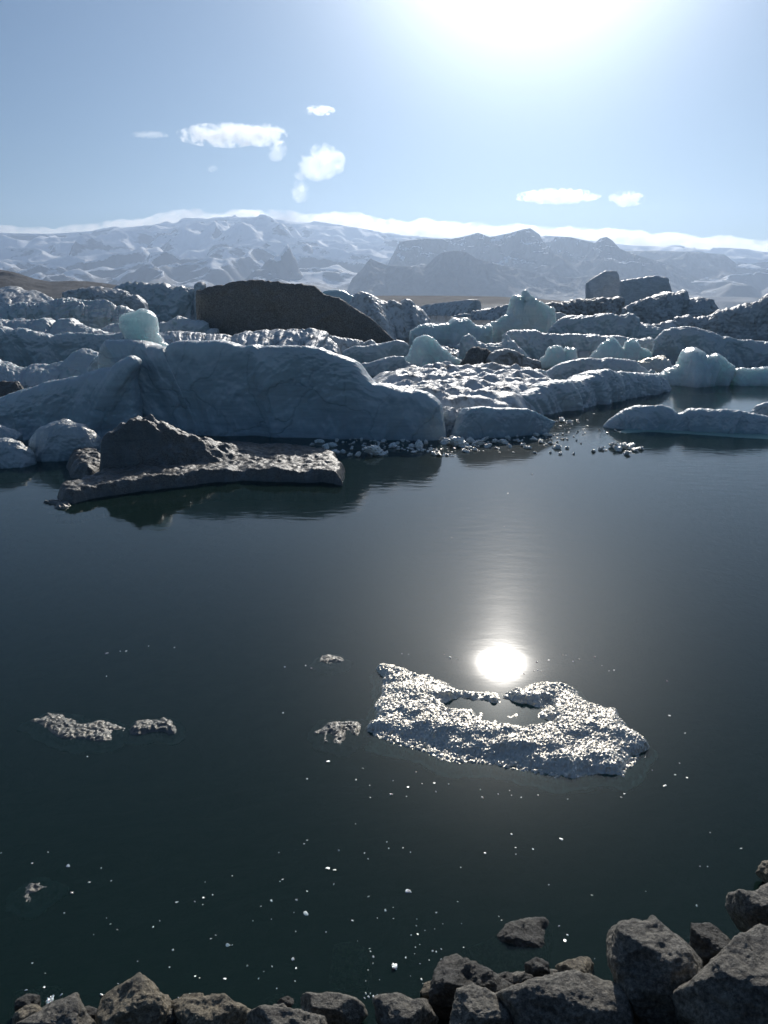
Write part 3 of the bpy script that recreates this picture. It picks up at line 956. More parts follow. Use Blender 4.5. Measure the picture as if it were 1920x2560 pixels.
B('iceberg', 'rounded translucent tower on a low clear slab at the edge of open water, right', T(3, [(925, 668), (960, 655), (1000, 640), (1050, 618), (1085, 606), (1090, 562), (1108, 522), (1150, 493), (1190, 496), (1230, 515), (1248, 546), (1290, 548), (1320, 541), (1380, 578), (1440, 615), (1438, 650), (1420, 690), (1390, 738)]), 966, 968, 'turq', front=0.9, nf=2.4, back=0.7, amp=0.10, group=PACK)
B('iceberg', 'low pale green ice floating at the right edge beside the translucent tower', T(3, [(1425, 650), (1445, 632), (1500, 624), (1560, 629), (1620, 620), (1700, 612), (1780, 625)]), 966, 966, 'turq', front=0.9, nf=2, back=0.7, amp=0.10, group=PACK)
B('iceberg', 'smooth blue hill of ice behind the cracked one, before the twin peaks', T(3, [(210, 660), (250, 632), (300, 602), (380, 576), (450, 560), (500, 560), (560, 566), (640, 559), (740, 565), (800, 576), (840, 610), (880, 640)]), 960, 955, 'blue', front=0.5, nf=2.2, back=0.6, amp=0.06, group=PACK)
B('iceberg', 'blue iceberg with a cracked snowy top, its right point in open water', T(3, [(60, 800), (130, 770), (200, 738), (250, 720), (300, 708), (340, 700), (400, 708), (480, 690), (530, 655), (570, 636), (620, 640), (680, 660), (710, 651), (820, 655), (900, 658), (935, 670), (960, 700), (1014, 744), (1000, 775)]), 1052, 982, 'blue', front=0.5, nf=2.6, back=0.6, amp=0.09, group=PACK)
B('iceberg', 'rounded pale blue lump of ice sitting at the right end of the pitted snow field', T(3, [(-45, 770), (-20, 722), (0, 700), (30, 666), (80, 650), (140, 640), (182, 630), (215, 640), (240, 680), (246, 712), (215, 760)]), 988, 985, 'blue', front=0.5, nf=2.4, back=0.9, amp=0.06, group=PACK)
B('iceberg', 'small blue lump at the left of the pitted snow field', T(2, [(885, 770), (905, 735), (930, 710), (970, 698), (1020, 695), (1080, 700), (1100, 718), (1102, 785)]), 990, 988, 'blue', front=0.4, nf=3, back=0.9, amp=0.07, group=PACK)

# near left
B('iceberg', 'snow-topped iceberg with a rounded lump, left of the big smooth blue berg', T(1, [(-90, 560), (-40, 568), (0, 576), (60, 596), (150, 620), (180, 625), (210, 604), (300, 600), (380, 590), (425, 575), (440, 552), (500, 514), (550, 500), (600, 514), (650, 526), (668, 600)]), 990, 985, 'blue', front=0.9, nf=1.8, back=0.7, amp=0.09, group=PACK)
B('iceberg', 'low dirty brown snow patch at the left edge above the horned berg', T(1, [(-70, 730), (0, 713), (60, 711), (118, 708), (140, 735), (150, 765)]), 1000, 1000, 'gravel', front=1.2, nf=1.5, back=0.8, amp=0.12, group=PACK)
B('iceberg', 'big smooth blue iceberg with a flat top, widest of the near bergs', T(1, [(640, 740), (648, 660), (652, 560), (665, 490), (700, 441), (760, 438), (830, 441), (920, 448), (990, 474), (1040, 486), (1078, 494), (1090, 520), (1100, 482), (1130, 464), (1180, 450), (1230, 449), (1290, 454), (1380, 450), (1430, 452), (1470, 460), (1530, 482), (1580, 484), (1650, 480)], 2, [(40, 492), (70, 482), (150, 482), (250, 478), (340, 484), (420, 490), (470, 508), (520, 540), (600, 560), (640, 580), (662, 602), (690, 648), (706, 672), (735, 700), (760, 724), (830, 734), (900, 745), (950, 768), (1020, 776), (1100, 790), (1150, 822), (1190, 860), (1198, 910), (1205, 980)]), 1080, 1106, 'blue', front=0.22, nf=3.4, back=0.55, amp=0.045, nscale=2.0, plan=7, res=1.2)
B('iceberg', 'iceberg at left rising to a leaning horn-shaped tip', T(1, [(-120, 880), (-40, 832), (0, 810), (60, 785), (120, 765), (215, 735), (260, 722), (330, 704), (400, 694), (500, 682), (560, 662), (650, 632), (700, 628), (740, 624), (765, 600), (790, 578), (820, 560), (848, 548), (872, 550), (892, 561), (908, 580), (910, 600), (898, 622), (882, 640), (874, 680), (876, 710), (886, 750), (905, 830), (925, 930), (935, 1010)]), 1100, 1102, 'blue', front=0.3, nf=2.8, back=0.5, amp=0.05, nscale=1.6, plan=6, res=1.2)
B('iceberg', 'shadowed blue hill of ice with a frosted right edge, beside the pitted snow field', T(2, [(1275, 1060), (1300, 1010), (1325, 960), (1340, 920), (1365, 895), (1400, 880), (1480, 872), (1530, 880), (1600, 884), (1659, 885)], 3, [(50, 888), (100, 888), (160, 905), (220, 938), (262, 960), (280, 972), (262, 1000), (230, 1040), (205, 1065)]), 1100, 1088, 'blue', front=0.3, nf=2.8, back=0.8, amp=0.06, nscale=1.6, res=1.2)
B('iceberg', 'tumbled snowy ice filling the gully between the big smooth berg and the shadowed hill', T(2, [(1110, 1040), (1140, 970), (1170, 925), (1200, 895), (1240, 880), (1290, 884), (1330, 900), (1350, 940), (1370, 1000)]), 1096, 1094, 'white', front=1.3, nf=1.4, back=0.9, amp=0.22, res=1.4)
B('iceberg', 'small blue iceberg half in frame at the right edge, behind the green-footed one', T(5, [(1590, 360), (1610, 338), (1640, 325), (1700, 314), (1780, 330)]), 1050, 1050, 'blue', front=0.4, nf=2.4, back=0.8, amp=0.08, group=PACK)
gf = B('iceberg', 'low blue and clear iceberg with a green foot under water, right', T(5, [(950, 420), (985, 390), (1020, 364), (1050, 350), (1084, 338), (1120, 339), (1200, 335), (1245, 350), (1270, 372), (1288, 368), (1310, 353), (1340, 348), (1400, 352), (1480, 354), (1540, 358), (1600, 370), (1680, 384), (1800, 400)]), 1072, 1092, 'blue', front=0.5, nf=2.4, back=0.6, amp=0.06, nscale=1.5, res=1.2)
B('iceberg', 'glittering wet ice lump leaning on the left side of the dirty floe', T(4, [(150, 475), (175, 440), (200, 424), (235, 408), (280, 400), (315, 412), (350, 424), (390, 442), (412, 470), (425, 505), (430, 540)]), 1150, 1158, 'wet', front=0.6, nf=2.2, back=0.9, amp=0.08, res=1.3)
B('iceberg', 'rounded clear ice lump at the left edge, nearest of the two there', T(4, [(-70, 500), (-30, 478), (20, 476), (80, 490), (120, 516), (148, 550), (158, 600)]), 1172, 1170, 'wet', front=0.7, nf=2.2, back=0.9, amp=0.07, res=1.3)
B('iceberg', 'rounded clear ice lump at the left edge, farther of the two there', T(4, [(-70, 430), (-20, 412), (20, 424), (60, 440), (92, 462), (98, 500)]), 1130, 1128, 'wet', front=0.7, nf=2.2, back=0.9, amp=0.07, res=1.3)

# the clear block standing on the big smooth berg
blk = T(1, [(834, 445), (826, 400), (806, 376), (782, 352), (778, 320), (782, 292), (800, 276), (840, 264), (880, 258), (910, 246), (932, 240), (955, 248), (975, 256), (1000, 275), (1016, 292), (1022, 330), (1020, 365), (1030, 400), (1050, 425), (1056, 452), (1085, 470), (1094, 490), (1085, 498)])
B('iceberg', 'turquoise see-through block of ice standing upright on the big smooth blue berg', blk, 1084, 1084, 'turq', front=0.12, nf=3, back=0.75, amp=0.05, zb=2.55, dist_add=2.2, plan=5, res=1.8)

# small jagged chunks wedged between the bergs
_rc = np.random.RandomState(21)


def chunk(cx, base, w, h, mat):
    k = _rc.randint(5, 9)
    xs = np.sort(_rc.uniform(-0.5, 0.5, k)) * w + cx
    pk_ = _rc.uniform(-0.3, 0.3)
    hs = []
    for x in xs:
        e = 1 - abs((x - cx) / w - pk_) * 1.5
        hs.append(h * max(0.12, e) * _rc.uniform(0.55, 1.1))
    pts = [(cx - w * 0.55, base - 1)] + [(x, base - q) for x, q in zip(xs, hs)] + [(cx + w * 0.55, base - 1)]
    B('ice_chunk', 'small jagged chunk of ice wedged in the gaps between the icebergs', pts, base, base, mat, front=0.7, nf=1.7, back=0.9, amp=0.22,
      group='small chunks between the icebergs', cat='ice chunk', res=1.1)


for _k in range(84):
    yb = 792 + 135 * _rc.rand() ** 1.1
    xx = _rc.uniform(-10, 1930)
    if xx > 1500 and yb > 905:
        continue
    sc_ = (yb - 751) / 100.0
    chunk(xx, yb, _rc.uniform(26, 74) * (0.5 + 0.5 * sc_) + 8, _rc.uniform(10, 26) * (0.5 + 0.6 * sc_) + 3, ['blue', 'white', 'turq', 'blue', 'brown', 'white', 'blue'][_rc.randint(7)])
for cx_, yb, w_, h_ in [(930, 1040, 60, 20), (985, 1000, 50, 18), (1120, 980, 46, 14), (1250, 955, 44, 12), (1010, 965, 40, 12), (1400, 945, 50, 16), (1350, 1010, 40, 14), (300, 985, 60, 16), (1120, 1078, 40, 22), (1430, 925, 50, 18), (1560, 935, 40, 14), (1620, 940, 46, 15)]:
    chunk(cx_, yb, w_, h_, ['white', 'blue'][_rc.randint(2)])
# ------------------------------------------------------------ floes
def pits(x, y, z, sd_, poly):
    P = np.stack([x, y, 0 * x], 1)
    k = np.clip(sd_ / 2.0, 0, 1)
    p = fbm(P * np.array([0.55, 0.9, 1]) + 60, 4, 0.55)
    c = perlin(P * np.array([0.9, 0.75, 1]) + 12)
    return z + k * (0.42 * p - 0.55 * np.clip(c - 0.12, 0, 1) + 0.25)


floe('snow_field', 'pitted snowy ice field between the big smooth berg and the cracked one',
     [(905, 1010), (890, 965), (930, 940), (1000, 928), (1100, 926), (1200, 924), (1300, 926), (1380, 936), (1400, 952),
      (1330, 985), (1270, 1004), (1200, 1006), (1140, 1010), (1090, 1012), (1040, 1010), (980, 1006)],
     1.0, 'white', edge=0.9, res=0.14, wob=0.4, wobs=3.0, rough=0.10, roughs=1.3, zproj=0.9, extra=pits, cat='ice field')

# dirty floe
dk = [(133, 1206), (170, 1198), (225, 1178), (262, 1150), (280, 1128), (300, 1105), (420, 1100), (560, 1096), (640, 1100), (740, 1104), (800, 1110),
      (845, 1122), (862, 1150), (858, 1180), (800, 1172), (700, 1172), (600, 1168), (500, 1176), (420, 1186), (330, 1196), (250, 1206), (180, 1222), (140, 1222)]
pk = ground(352, 1148, 0.5)
_rg = [ground(352, 1150, .75), ground(430, 1140, .75), ground(560, 1118, .75)]


def dirty_relief(x, y, z, sd_, poly):
    P = np.stack([x, y, 0 * x], 1)
    # steep block with its crest running back and to the right, gravel slope on the right side
    u = x - pk[0]
    v = y - pk[1] - 0.35 * u
    n = fbm(P * 1.6 + 4, 4)
    side_l = np.clip((u + 1.28 + 0.14 * n) / 0.42, 0, 1) ** 0.7
    slope_r = np.clip(1 - (u - 0.10) / 3.4, 0, 1) ** 1.35
    face = np.clip((v + 0.15 + 0.10 * n) / 0.30, 0, 1)
    facer = np.clip((v + 0.35 + 0.12 * n) / (0.4 + 0.25 * np.clip(u, 0, 3)), 0, 1)
    mixu = np.clip(u / 0.9, 0, 1)
    f = face * (1 - mixu) + facer * mixu
    back = np.clip(1 - np.clip(v - 0.7, 0, 9) / 1.4, 0, 1)
    left_top = 0.66 + 0.34 * np.clip((u + 1.1) / 0.9, 0, 1)
    hgt = 1.30 * side_l * slope_r * f * back * left_top
    # notch of blocks on the crest
    return z + hgt * (1 + 0.16 * fbm(P * 2.2 + 9, 5)) * np.clip(sd_ / 0.15, 0, 1) + 0.05 * fbm(P * 1.1, 3)


floe('ice_floe', 'dirty gravel-strewn floe with a dark peaked block, left foreground of the pack', dk, 0.34, 'gravel',
     edge=0.20, res=0.035, zbot=-0.5, wob=0.10, wobs=0.7, rough=0.05, roughs=3.2, zproj=0.4, extra=dirty_relief, skirt=0.10)
floe('ice_floe', 'small dirty piece between the wet lump and the dirty floe', T(4, [(296, 560), (300, 540), (340, 520), (400, 520), (440, 535), (470, 560), (450, 590), (380, 610), (310, 600)]),
     0.42, 'gravel', edge=0.3, res=0.03, wob=0.05, rough=0.06, zproj=0.3)
floe('ice_floe', 'sliver of clear ice awash left of the dirty floe', T(4, [(195, 745), (240, 740), (300, 742), (305, 760), (270, 775), (230, 772), (235, 755)]), 0.05, 'darkgran', edge=0.08, res=0.012, wob=0.06, wobs=0.3, rough=0.04, roughs=9, zbot=-0.1)

# green foot under water of the right-hand berg
floe('ice_foot', None, T(5, [(960, 455), (1040, 440), (1100, 430), (1250, 440), (1500, 455), (1750, 470), (1800, 500), (1650, 494), (1500, 485), (1300, 470), (1150, 462), (1040, 470)]),
     0.03, 'under', edge=0.5, res=0.06, zbot=-0.5, wob=0.1, rough=0.02, zproj=-0.08, parent=gf)

# the bright floe in front
main_fl = T(8, [(275, 165), (300, 155), (355, 148), (400, 168), (500, 195), (600, 215), (640, 250), (720, 262), (820, 262), (900, 250), (945, 236), (1040, 236), (1140, 240),
                (1165, 288), (1230, 312), (1285, 332), (1330, 388), (1400, 450), (1463, 490), (1440, 520), (1390, 545), (1365, 590), (1330, 618),
                (1240, 622), (1130, 632), (1080, 622), (960, 590), (850, 560), (700, 545), (600, 530), (500, 500), (400, 470), (300, 440), (243, 428), (262, 380), (266, 345), (300, 240), (285, 200)])
pool = np.array([ground(x, y, 0.06)[:2] for x, y in T(8, [(545, 300), (600, 290), (680, 296), (760, 305), (860, 312), (930, 325), (985, 345), (1030, 380), (1012, 415),
                                                        (925, 440), (830, 436), (700, 392), (640, 370), (575, 345), (545, 310)])])


def pool_relief(x, y, z, sd_, poly):
    P = np.stack([x, y, 0 * x], 1)
    ps = seg_sd(x, y, pool) + 0.2 * fbm(P * 2.6 + 2, 5)
    k = np.clip((ps + 0.22) / 0.34, 0, 1)
    k = k * k * (3 - 2 * k)
    # the back rim is low and smooth, the front is thick and granular
    back = np.clip((y - (pool[:, 1].mean() + 0.25)) / 0.5, 0, 1)
    z = z - 0.025 * back
    return z * (1 - k) + (-0.020 + 0.032 * fbm(P * 2.7 + 7, 4)) * k


def grains(x, y, s):
    """crusty grains: little rounded lumps"""
    P = np.stack([x, y, 0 * x], 1)
    a = np.abs(perlin(P * s + 5))
    b = np.abs(perlin(P * s * 2.1 + 15))
    return (a + 0.5 * b)


def main_relief(x, y, z, sd_, poly):
    z = pool_relief(x, y, z, sd_, poly)
    P = np.stack([x, y, 0 * x], 1)
    ps = seg_sd(x, y, pool)
    g = np.clip((-ps - 0.02) / 0.15, 0, 1) * np.clip(sd_ / 0.05, 0.2, 1)
    ter = 0.05 * np.tanh(4 * fbm(P * np.array([1.0, 1.6, 1]) + 3.3, 3))
    return z + g * (0.026 * grains(x, y, 22) + 0.014 * grains(x, y, 47) + ter * 0.7)


floe('ice_floe', 'bright glittering floe with a dark melt pool in it, nearest and largest in open water', main_fl, 0.12, 'granular', edge=0.28, res=0.0085,
     zbot=-0.10, wob=0.07, wobs=0.35, rough=0.012, roughs=9, zproj=0.1, extra=main_relief, skirt=0.10)
mf = bpy.data.objects[[o.name for o in COL.objects if o.name.startswith('ice_floe')][-1]]
floe('ice_foot', None, T(8, [(240, 440), (300, 440), (500, 480), (700, 530), (900, 560), (1100, 600), (1300, 600), (1390, 570), (1440, 525), (1420, 580), (1350, 660), (1280, 650), (1140, 655),
                             (1060, 668), (960, 655), (860, 625), (740, 610), (620, 612), (560, 590), (420, 535), (330, 515), (250, 490)]),
     0.014, 'granular', edge=0.10, res=0.011, zbot=-0.08, wob=0.05, wobs=0.25, rough=0.028, roughs=22, zproj=0.0, parent=mf)


def thin(label, pts, h=0.02, mat='darkgran', **kw):
    a = dict(edge=0.12, res=0.011, wob=0.05, wobs=0.22, rough=0.016, roughs=20, zbot=-0.06)
    a.update(kw)
    return floe('ice_floe', label, pts, h, mat, **a)


thin('long thin grey floe low in the water at left, with a pointed left tip', T(9, [(125, 412), (150, 402), (190, 395), (210, 380), (260, 382), (310, 395), (345, 420), (380, 418), (420, 408), (480, 418), (540, 440), (535, 456), (490, 455), (480, 495),
                                                                 (430, 500), (360, 498), (290, 488), (220, 468), (185, 440), (160, 415)]), 0.025)
thin('smaller grey floe with a fish-tail end, right of the long thin one', T(9, [(570, 435), (590, 408), (640, 400), (690, 412), (705, 396), (720, 398), (750, 425), (745, 455), (700, 440), (650, 448), (600, 462), (572, 455)]), 0.05)
thin('broken dark glassy floe just left of the bright one', T(9, [(1368, 455), (1385, 440), (1410, 412), (1460, 410), (1550, 408), (1560, 420), (1540, 470), (1520, 465), (1510, 440), (1480, 450), (1500, 495), (1470, 512), (1450, 505), (1450, 460),
                                                               (1415, 450), (1405, 495), (1395, 465)]), 0.035)
thin('small rounded grey ice piece above left of the bright floe', T(9, [(1380, 155), (1390, 132), (1420, 126), (1460, 132), (1485, 148), (1470, 165), (1430, 168), (1390, 166)]), 0.025)
thin('tiny speckled floe near the lower left edge', T(10, [(95, 130), (110, 100), (135, 75), (180, 75), (212, 80), (205, 95), (170, 100), (140, 120), (115, 148)]), 0.03, res=0.009)
# ------------------------------------------------------------ shore boulders
_ico = None


def unit_ball(n=72):
    """cube-sphere with even quads"""
    global _ico
    if _ico is not None:
        return _ico
    vs, fs = [], []
    lin = np.tan(np.linspace(-math.pi / 4, math.pi / 4, n))
    for ax in range(3):
        for s in (-1, 1):
            A, B = np.meshgrid(lin, lin, indexing='ij')
            p = np.zeros((n, n, 3))
            p[..., ax] = s
            p[..., (ax + 1) % 3] = A
            p[..., (ax + 2) % 3] = B * s
            off = sum(len(v) for v in vs)
            vs.append(p.reshape(-1, 3))
            fs.append(grid_faces(n, n)[:, ::1] + off)
    V = np.concatenate(vs)
    V /= np.linalg.norm(V, axis=1)[:, None]
    F = np.concatenate(fs)
    key = np.round(V * 1e5).astype(np.int64)
    _, idx, inv = np.unique(key, axis=0, return_index=True, return_inverse=True)
    inv = inv.ravel()
    _ico = (V[idx], inv[F])
    return _ico


_sm = None


def unit_small():
    global _ico, _sm
    if _sm is None:
        keep, _ico = _ico, None
        _sm = unit_ball(26)
        _ico = keep
    return _sm


RK = 0


def rock(label, outline, z, mat='rock', thick=0.75, planes=(), amp=0.05, top=0.72, front=0.7, n=4.5, lo=False, group='boulders of the shore', rn=0):
    """outline traced in the photo; z: height above the water of the boulder's middle.
    planes: extra flat facets (normal, share of the mean radius)."""
    global RK
    RK += 1
    o = np.array(outline, float)
    cpx = (o[:, 0].min() + o[:, 0].max()) / 2 * 0.5 + o[:, 0].mean() * 0.5
    cpy = (o[:, 1].min() + o[:, 1].max()) / 2 * 0.5 + o[:, 1].mean() * 0.5
    C = ground(cpx, cpy, z)
    vd = (C - CAM)
    dist = np.linalg.norm(vd)
    vd = vd / dist
    o = (o - o.mean(0)) * 1.11 + o.mean(0)
    pts = []
    for x, y in o:
        d = ray(x, y)
        t = np.dot(C - CAM, vd) / np.dot(d, vd)
        pts.append(CAM + d * t - C)
    pts = np.array(pts)
    ux = np.cross(vd, [0, 0, 1.0])
    ux /= np.linalg.norm(ux)
    uy = np.cross(ux, vd)
    a2 = np.stack([pts @ ux, pts @ uy], 1)
    # radial function of the outline
    nphi = 360
    ph = np.linspace(-math.pi, math.pi, nphi, endpoint=False)
    rr = np.zeros(nphi)
    m = len(a2)
    for i in range(m):
        p, q = a2[i], a2[(i + 1) % m]
        e = q - p
        den = np.cos(ph) * (-e[1]) + np.sin(ph) * e[0]
        den = np.where(np.abs(den) < 1e-9, 1e-9, den)
        # ray r*(c,s) = p + k e
        r_ = (p[0] * (-e[1]) + p[1] * e[0]) / den
        k = ((r_ * np.cos(ph) - p[0]) * e[0] + (r_ * np.sin(ph) - p[1]) * e[1]) / (e @ e + 1e-12)
        ok = (r_ > 0) & (k >= -0.01) & (k <= 1.01)
        rr = np.where(ok & (r_ > rr), r_, rr)
    rr = np.where(rr <= 0, rr[rr > 0].mean(), rr)
    rm = rr.mean()
    V, Fc = unit_ball() if not lo else unit_small()
    a, b, c = V @ ux, V @ uy, V @ (-vd)
    phi = np.arctan2(b, a)
    R2 = np.interp(phi, np.concatenate([ph, [math.pi]]), np.concatenate([rr, [rr[0]]]))
    cb = np.sqrt(a * a + b * b)
    r = ((cb / R2) ** n + (np.abs(c) / (thick * rm)) ** n) ** (-1 / n)
    rs = np.random.RandomState(100 + RK)
    pls = [((0.05, -0.1, 1.0), top), ((0.0, -1.0, 0.15), front)]
    pls += list(planes)
    for _ in range(8 + rn):
        v = rs.normal(size=3)
        v = v / np.linalg.norm(v)
        if v @ vd > 0:
            v = -v
        pls.append((v, rs.uniform(0.72, 1.0)))
    for nn, dd in pls:
        nn = np.array(nn, float)
        nn /= np.linalg.norm(nn)
        dt = V @ nn
        lim = np.where(dt > 0.02, dd * rm / np.maximum(dt, 0.02), 1e9)
        r = (r ** -28 + lim ** -28) ** (-1 / 28)
    P = V * r[:, None]
    W = P + C
    q = W * 1.6 / max(rm, 0.2) * 0.55
    dsp = 0.9 * fbm(q + 5 * RK, 5, 0.55) - 0.8 * np.abs(fbm(q * np.array([1.3, 1.3, 2.6]) + 7, 4, 0.5)) + 0.3
    P = P + V * (dsp * amp * max(rm, 0.15) * 2.0)[:, None] + V * (0.010 * fbm(W * 11, 3))[:, None]
    P[:, 2] = np.maximum(P[:, 2], -C[2] - 0.7)
    ob = mesh_obj('boulder', P + C, Fc, M[mat], origin=C, closed=True)
    tag(ob, label, 'boulder', group)
    return ob


UPL = (0.0, 0.25, 1.0)
rock('large upright round-shouldered boulder, tallest on the shore, right of centre', T(11, [(985, 500), (1008, 458), (1060, 436), (1130, 442), (1190, 408), (1240, 396), (1325, 408), (1365, 445), (1385, 520), (1375, 590), (1345, 660),
     (1310, 760), (1290, 880), (1240, 930), (1120, 920), (1060, 860), (1030, 790), (1030, 730), (1015, 660), (992, 580)]), 0.55, 'rock', thick=0.8, top=0.8, front=0.75, amp=0.05)
rock('long slanting boulder running out of the lower right corner', T(11, [(1290, 720), (1370, 650), (1440, 592), (1510, 520), (1560, 482), (1620, 455), (1700, 448), (1800, 470), (1850, 700), (1800, 900), (1500, 1000), (1200, 1000), (1120, 900), (1180, 800)]),
     0.75, 'rock', thick=0.7, top=0.62, front=0.9, amp=0.05)
rock('dark wedge of rock between the tallest boulder and the slanting one', T(11, [(1340, 440), (1400, 430), (1480, 445), (1510, 510), (1500, 560), (1430, 610), (1370, 640), (1330, 560)]), 0.35, 'rock_dark', thick=0.7, top=0.6)
rock('squarish boulder with a dark front face at the right edge above the slanting one', T(11, [(1488, 345), (1500, 312), (1548, 292), (1600, 296), (1655, 262), (1740, 245), (1820, 300), (1800, 440), (1660, 470), (1560, 500), (1505, 505), (1492, 430)]), 0.45, 'rock', thick=0.85, top=0.62, front=0.55)
rock('small tan rock at the right edge, topmost and farthest of the shore rocks', T(11, [(1612, 215), (1640, 168), (1700, 155), (1780, 165), (1790, 240), (1700, 262), (1625, 258)]), 0.15, 'rock_tan', thick=0.8)
rock('broad wet rock awash in the water, left of the tallest boulder', T(11, [(300, 560), (420, 520), (485, 495), (545, 440), (620, 415), (700, 420), (765, 468), (800, 520), (760, 600), (560, 640), (380, 620)]),
     -0.1, 'rock_dark', thick=0.5, top=0.5, amp=0.05)
rock('jagged dark boulder with a peaked top at the water edge, centre', T(11, [(215, 700), (236, 602), (262, 585), (318, 568), (350, 592), (420, 632), (500, 668), (560, 712), (540, 760), (440, 800), (340, 880), (230, 900), (205, 800)]), 0.12, 'rock_dark', thick=0.8, top=0.62, front=0.45, rn=2, amp=0.07)
rock('brown pointed rock at the bottom, in front of the jagged dark boulder', T(11, [(325, 725), (385, 704), (440, 722), (480, 752), (540, 850), (540, 940), (400, 980), (280, 940), (300, 840)]), 0.35, 'rock', thick=0.8, top=0.6, front=0.6)
rock('wide flat layered slab at the bottom, left of the tallest boulder', T(11, [(470, 760), (530, 722), (600, 698), (700, 682), (780, 660), (850, 658), (905, 670), (1000, 702), (1032, 752), (1045, 864), (1000, 960), (760, 1000), (560, 960), (500, 860)]), 0.42, 'rock', thick=0.6, top=0.62, front=0.9, amp=0.045)
rock('tan rock with a ridged right end, behind the wide flat slab', T(11, [(680, 650), (730, 620), (790, 596), (850, 578), (892, 576), (915, 615), (935, 660), (900, 690), (800, 690), (700, 690)]), 0.02, 'rock_tan', thick=0.7, top=0.62)
rock('low knobbly rock between the jagged dark boulder and the tan one', T(11, [(490, 650), (515, 635), (545, 652), (600, 640), (645, 628), (700, 645), (720, 690), (640, 720), (560, 720), (510, 690)]), 0.05, 'rock', thick=0.8)
rock('rounded grey boulder at the bottom, left of the jagged dark one', T(11, [(-70, 800), (-40, 770), (0, 748), (60, 740), (110, 756), (165, 758), (225, 762), (240, 820), (210, 900), (60, 940), (-80, 900)]), 0.2, 'rock', thick=0.8, top=0.6)
rock('small brown rock tucked against the left flank of the jagged dark boulder', T(11, [(158, 730), (175, 696), (215, 680), (240, 700), (240, 770), (190, 780), (160, 765)]), 0.0, 'rock_tan', thick=0.9)
rock('long ridge-like boulder in the lower left corner, sloping down to the left', T(10, [(20, 740), (80, 690), (130, 658), (210, 616), (320, 580), (430, 572), (480, 600), (470, 680), (400, 800), (200, 840), (0, 820)]), 0.12, 'rock', thick=0.8, top=0.6, front=0.5, amp=0.05)
rock('humped mossy-brown boulder, right of the ridge-like one at lower left', T(10, [(440, 620), (465, 582), (520, 545), (560, 530), (600, 508), (640, 520), (690, 560), (740, 585), (768, 610), (775, 720), (740, 820), (540, 860), (470, 800), (440, 700)]), 0.15, 'rock_tan', thick=0.75, top=0.75, front=0.6, amp=0.06)
rock('yellowish pitted boulder, right of the humped one', T(10, [(755, 600), (800, 588), (870, 586), (920, 572), (965, 580), (1020, 612), (1090, 652), (1110, 700), (1060, 800), (860, 840), (770, 780)]), 0.12, 'rock_tan', thick=0.7, top=0.7, front=0.7, amp=0.06)
rock('boulder with a rounded pale rim and a black front face, bottom left of centre', T(10, [(1238, 605), (1265, 575), (1330, 564), (1440, 564), (1520, 584), (1556, 615), (1570, 652), (1530, 690), (1400, 720), (1290, 700), (1240, 660)]), 0.12, 'rock', thick=0.85, top=0.62, front=0.5, amp=0.03)
rock('pale grey sloping slab at the bottom edge, in front of the black-faced boulder', T(10, [(1050, 690), (1100, 645), (1165, 622), (1240, 630), (1340, 650), (1440, 668), (1540, 715), (1560, 800), (1400, 860), (1150, 840), (1040, 780)]), 0.35, 'rock', thick=0.6, top=0.62, front=0.9)
rock('brown rock lying under water, left of centre near the shore', T(10, [(1450, 360), (1480, 352), (1530, 356), (1590, 370), (1610, 420), (1600, 520), (1520, 560), (1440, 500), (1430, 400)]), -0.22, 'rock_tan', thick=0.6, top=0.62)
rock('drowned brown rock at the far lower left, under the surface', T(10, [(-40, 620), (60, 560), (200, 540), (300, 545), (360, 570), (250, 620), (100, 680), (-40, 720)]), -0.2, 'rock_tan', thick=0.5, top=0.62)
rock('drowned brown rock under the surface between the yellowish and the black-faced boulders', T(10, [(1080, 620), (1150, 580), (1230, 560), (1260, 590), (1220, 620), (1120, 640)]), -0.2, 'rock_dark', thick=0.6, top=0.62)

# small stones filling the gaps of the bank
_line = [(0, 2545), (100, 2505), (300, 2500), (560, 2530), (760, 2515), (1000, 2520), (1100, 2450), (1300, 2440), (1500, 2420), (1560, 2500), (1750, 2400), (1820, 2330), (1900, 2260)]
_rf = np.random.RandomState(77)
for _k in range(46):
    _x = _rf.uniform(-10, 1930)
    _y = np.interp(_x, [a for a, b in _line], [b for a, b in _line]) + _rf.uniform(-14, 70)
    _r = _rf.uniform(16, 40)
    _n = _rf.randint(6, 9)
    _a = np.sort(_rf.uniform(0, 6.28, _n))
    _pts = [(_x + _r * 1.2 * math.cos(q) * _rf.uniform(0.75, 1.15), _y + _r * 0.8 * math.sin(q) * _rf.uniform(0.75, 1.15)) for q in np.linspace(0, 6.28, _n, endpoint=False)]
    rock('small dark stone wedged in the gaps between the shore boulders', _pts, _rf.uniform(-0.03, 0.18), ['rock_dark', 'rock_dark', 'rock', 'rock_tan'][_rf.randint(4)], thick=0.8, top=0.7,
         group='small stones between the shore boulders', lo=True)
# ------------------------------------------------------------ bits of ice
def bit_mesh(name, seed, mat, flat=0.55, n=14):
    V, Fc = ball_lo(n)
    rs = np.random.RandomState(seed)
    sc = np.array([rs.uniform(0.8, 1.4), rs.uniform(0.6, 1.0), flat * rs.uniform(0.6, 1.1)])
    r = np.ones(len(V))
    for _ in range(9):
        v = rs.normal(size=3)
        v /= np.linalg.norm(v)
        dt = V @ v
        lim = np.where(dt > 0.05, rs.uniform(0.5, 0.9) / np.maximum(dt, 0.05), 9)
        r = np.minimum(r, lim)
    r = r * (1 + 0.38 * fbm(V * 2.1 + seed, 4, 0.6))
    P = V * r[:, None] * sc
    me = bpy.data.meshes.new(name)
    me.from_pydata(P.tolist(), [], Fc.tolist())
    me.polygons.foreach_set('use_smooth', [False] * len(me.polygons))
    me.materials.append(M[mat])
    return me


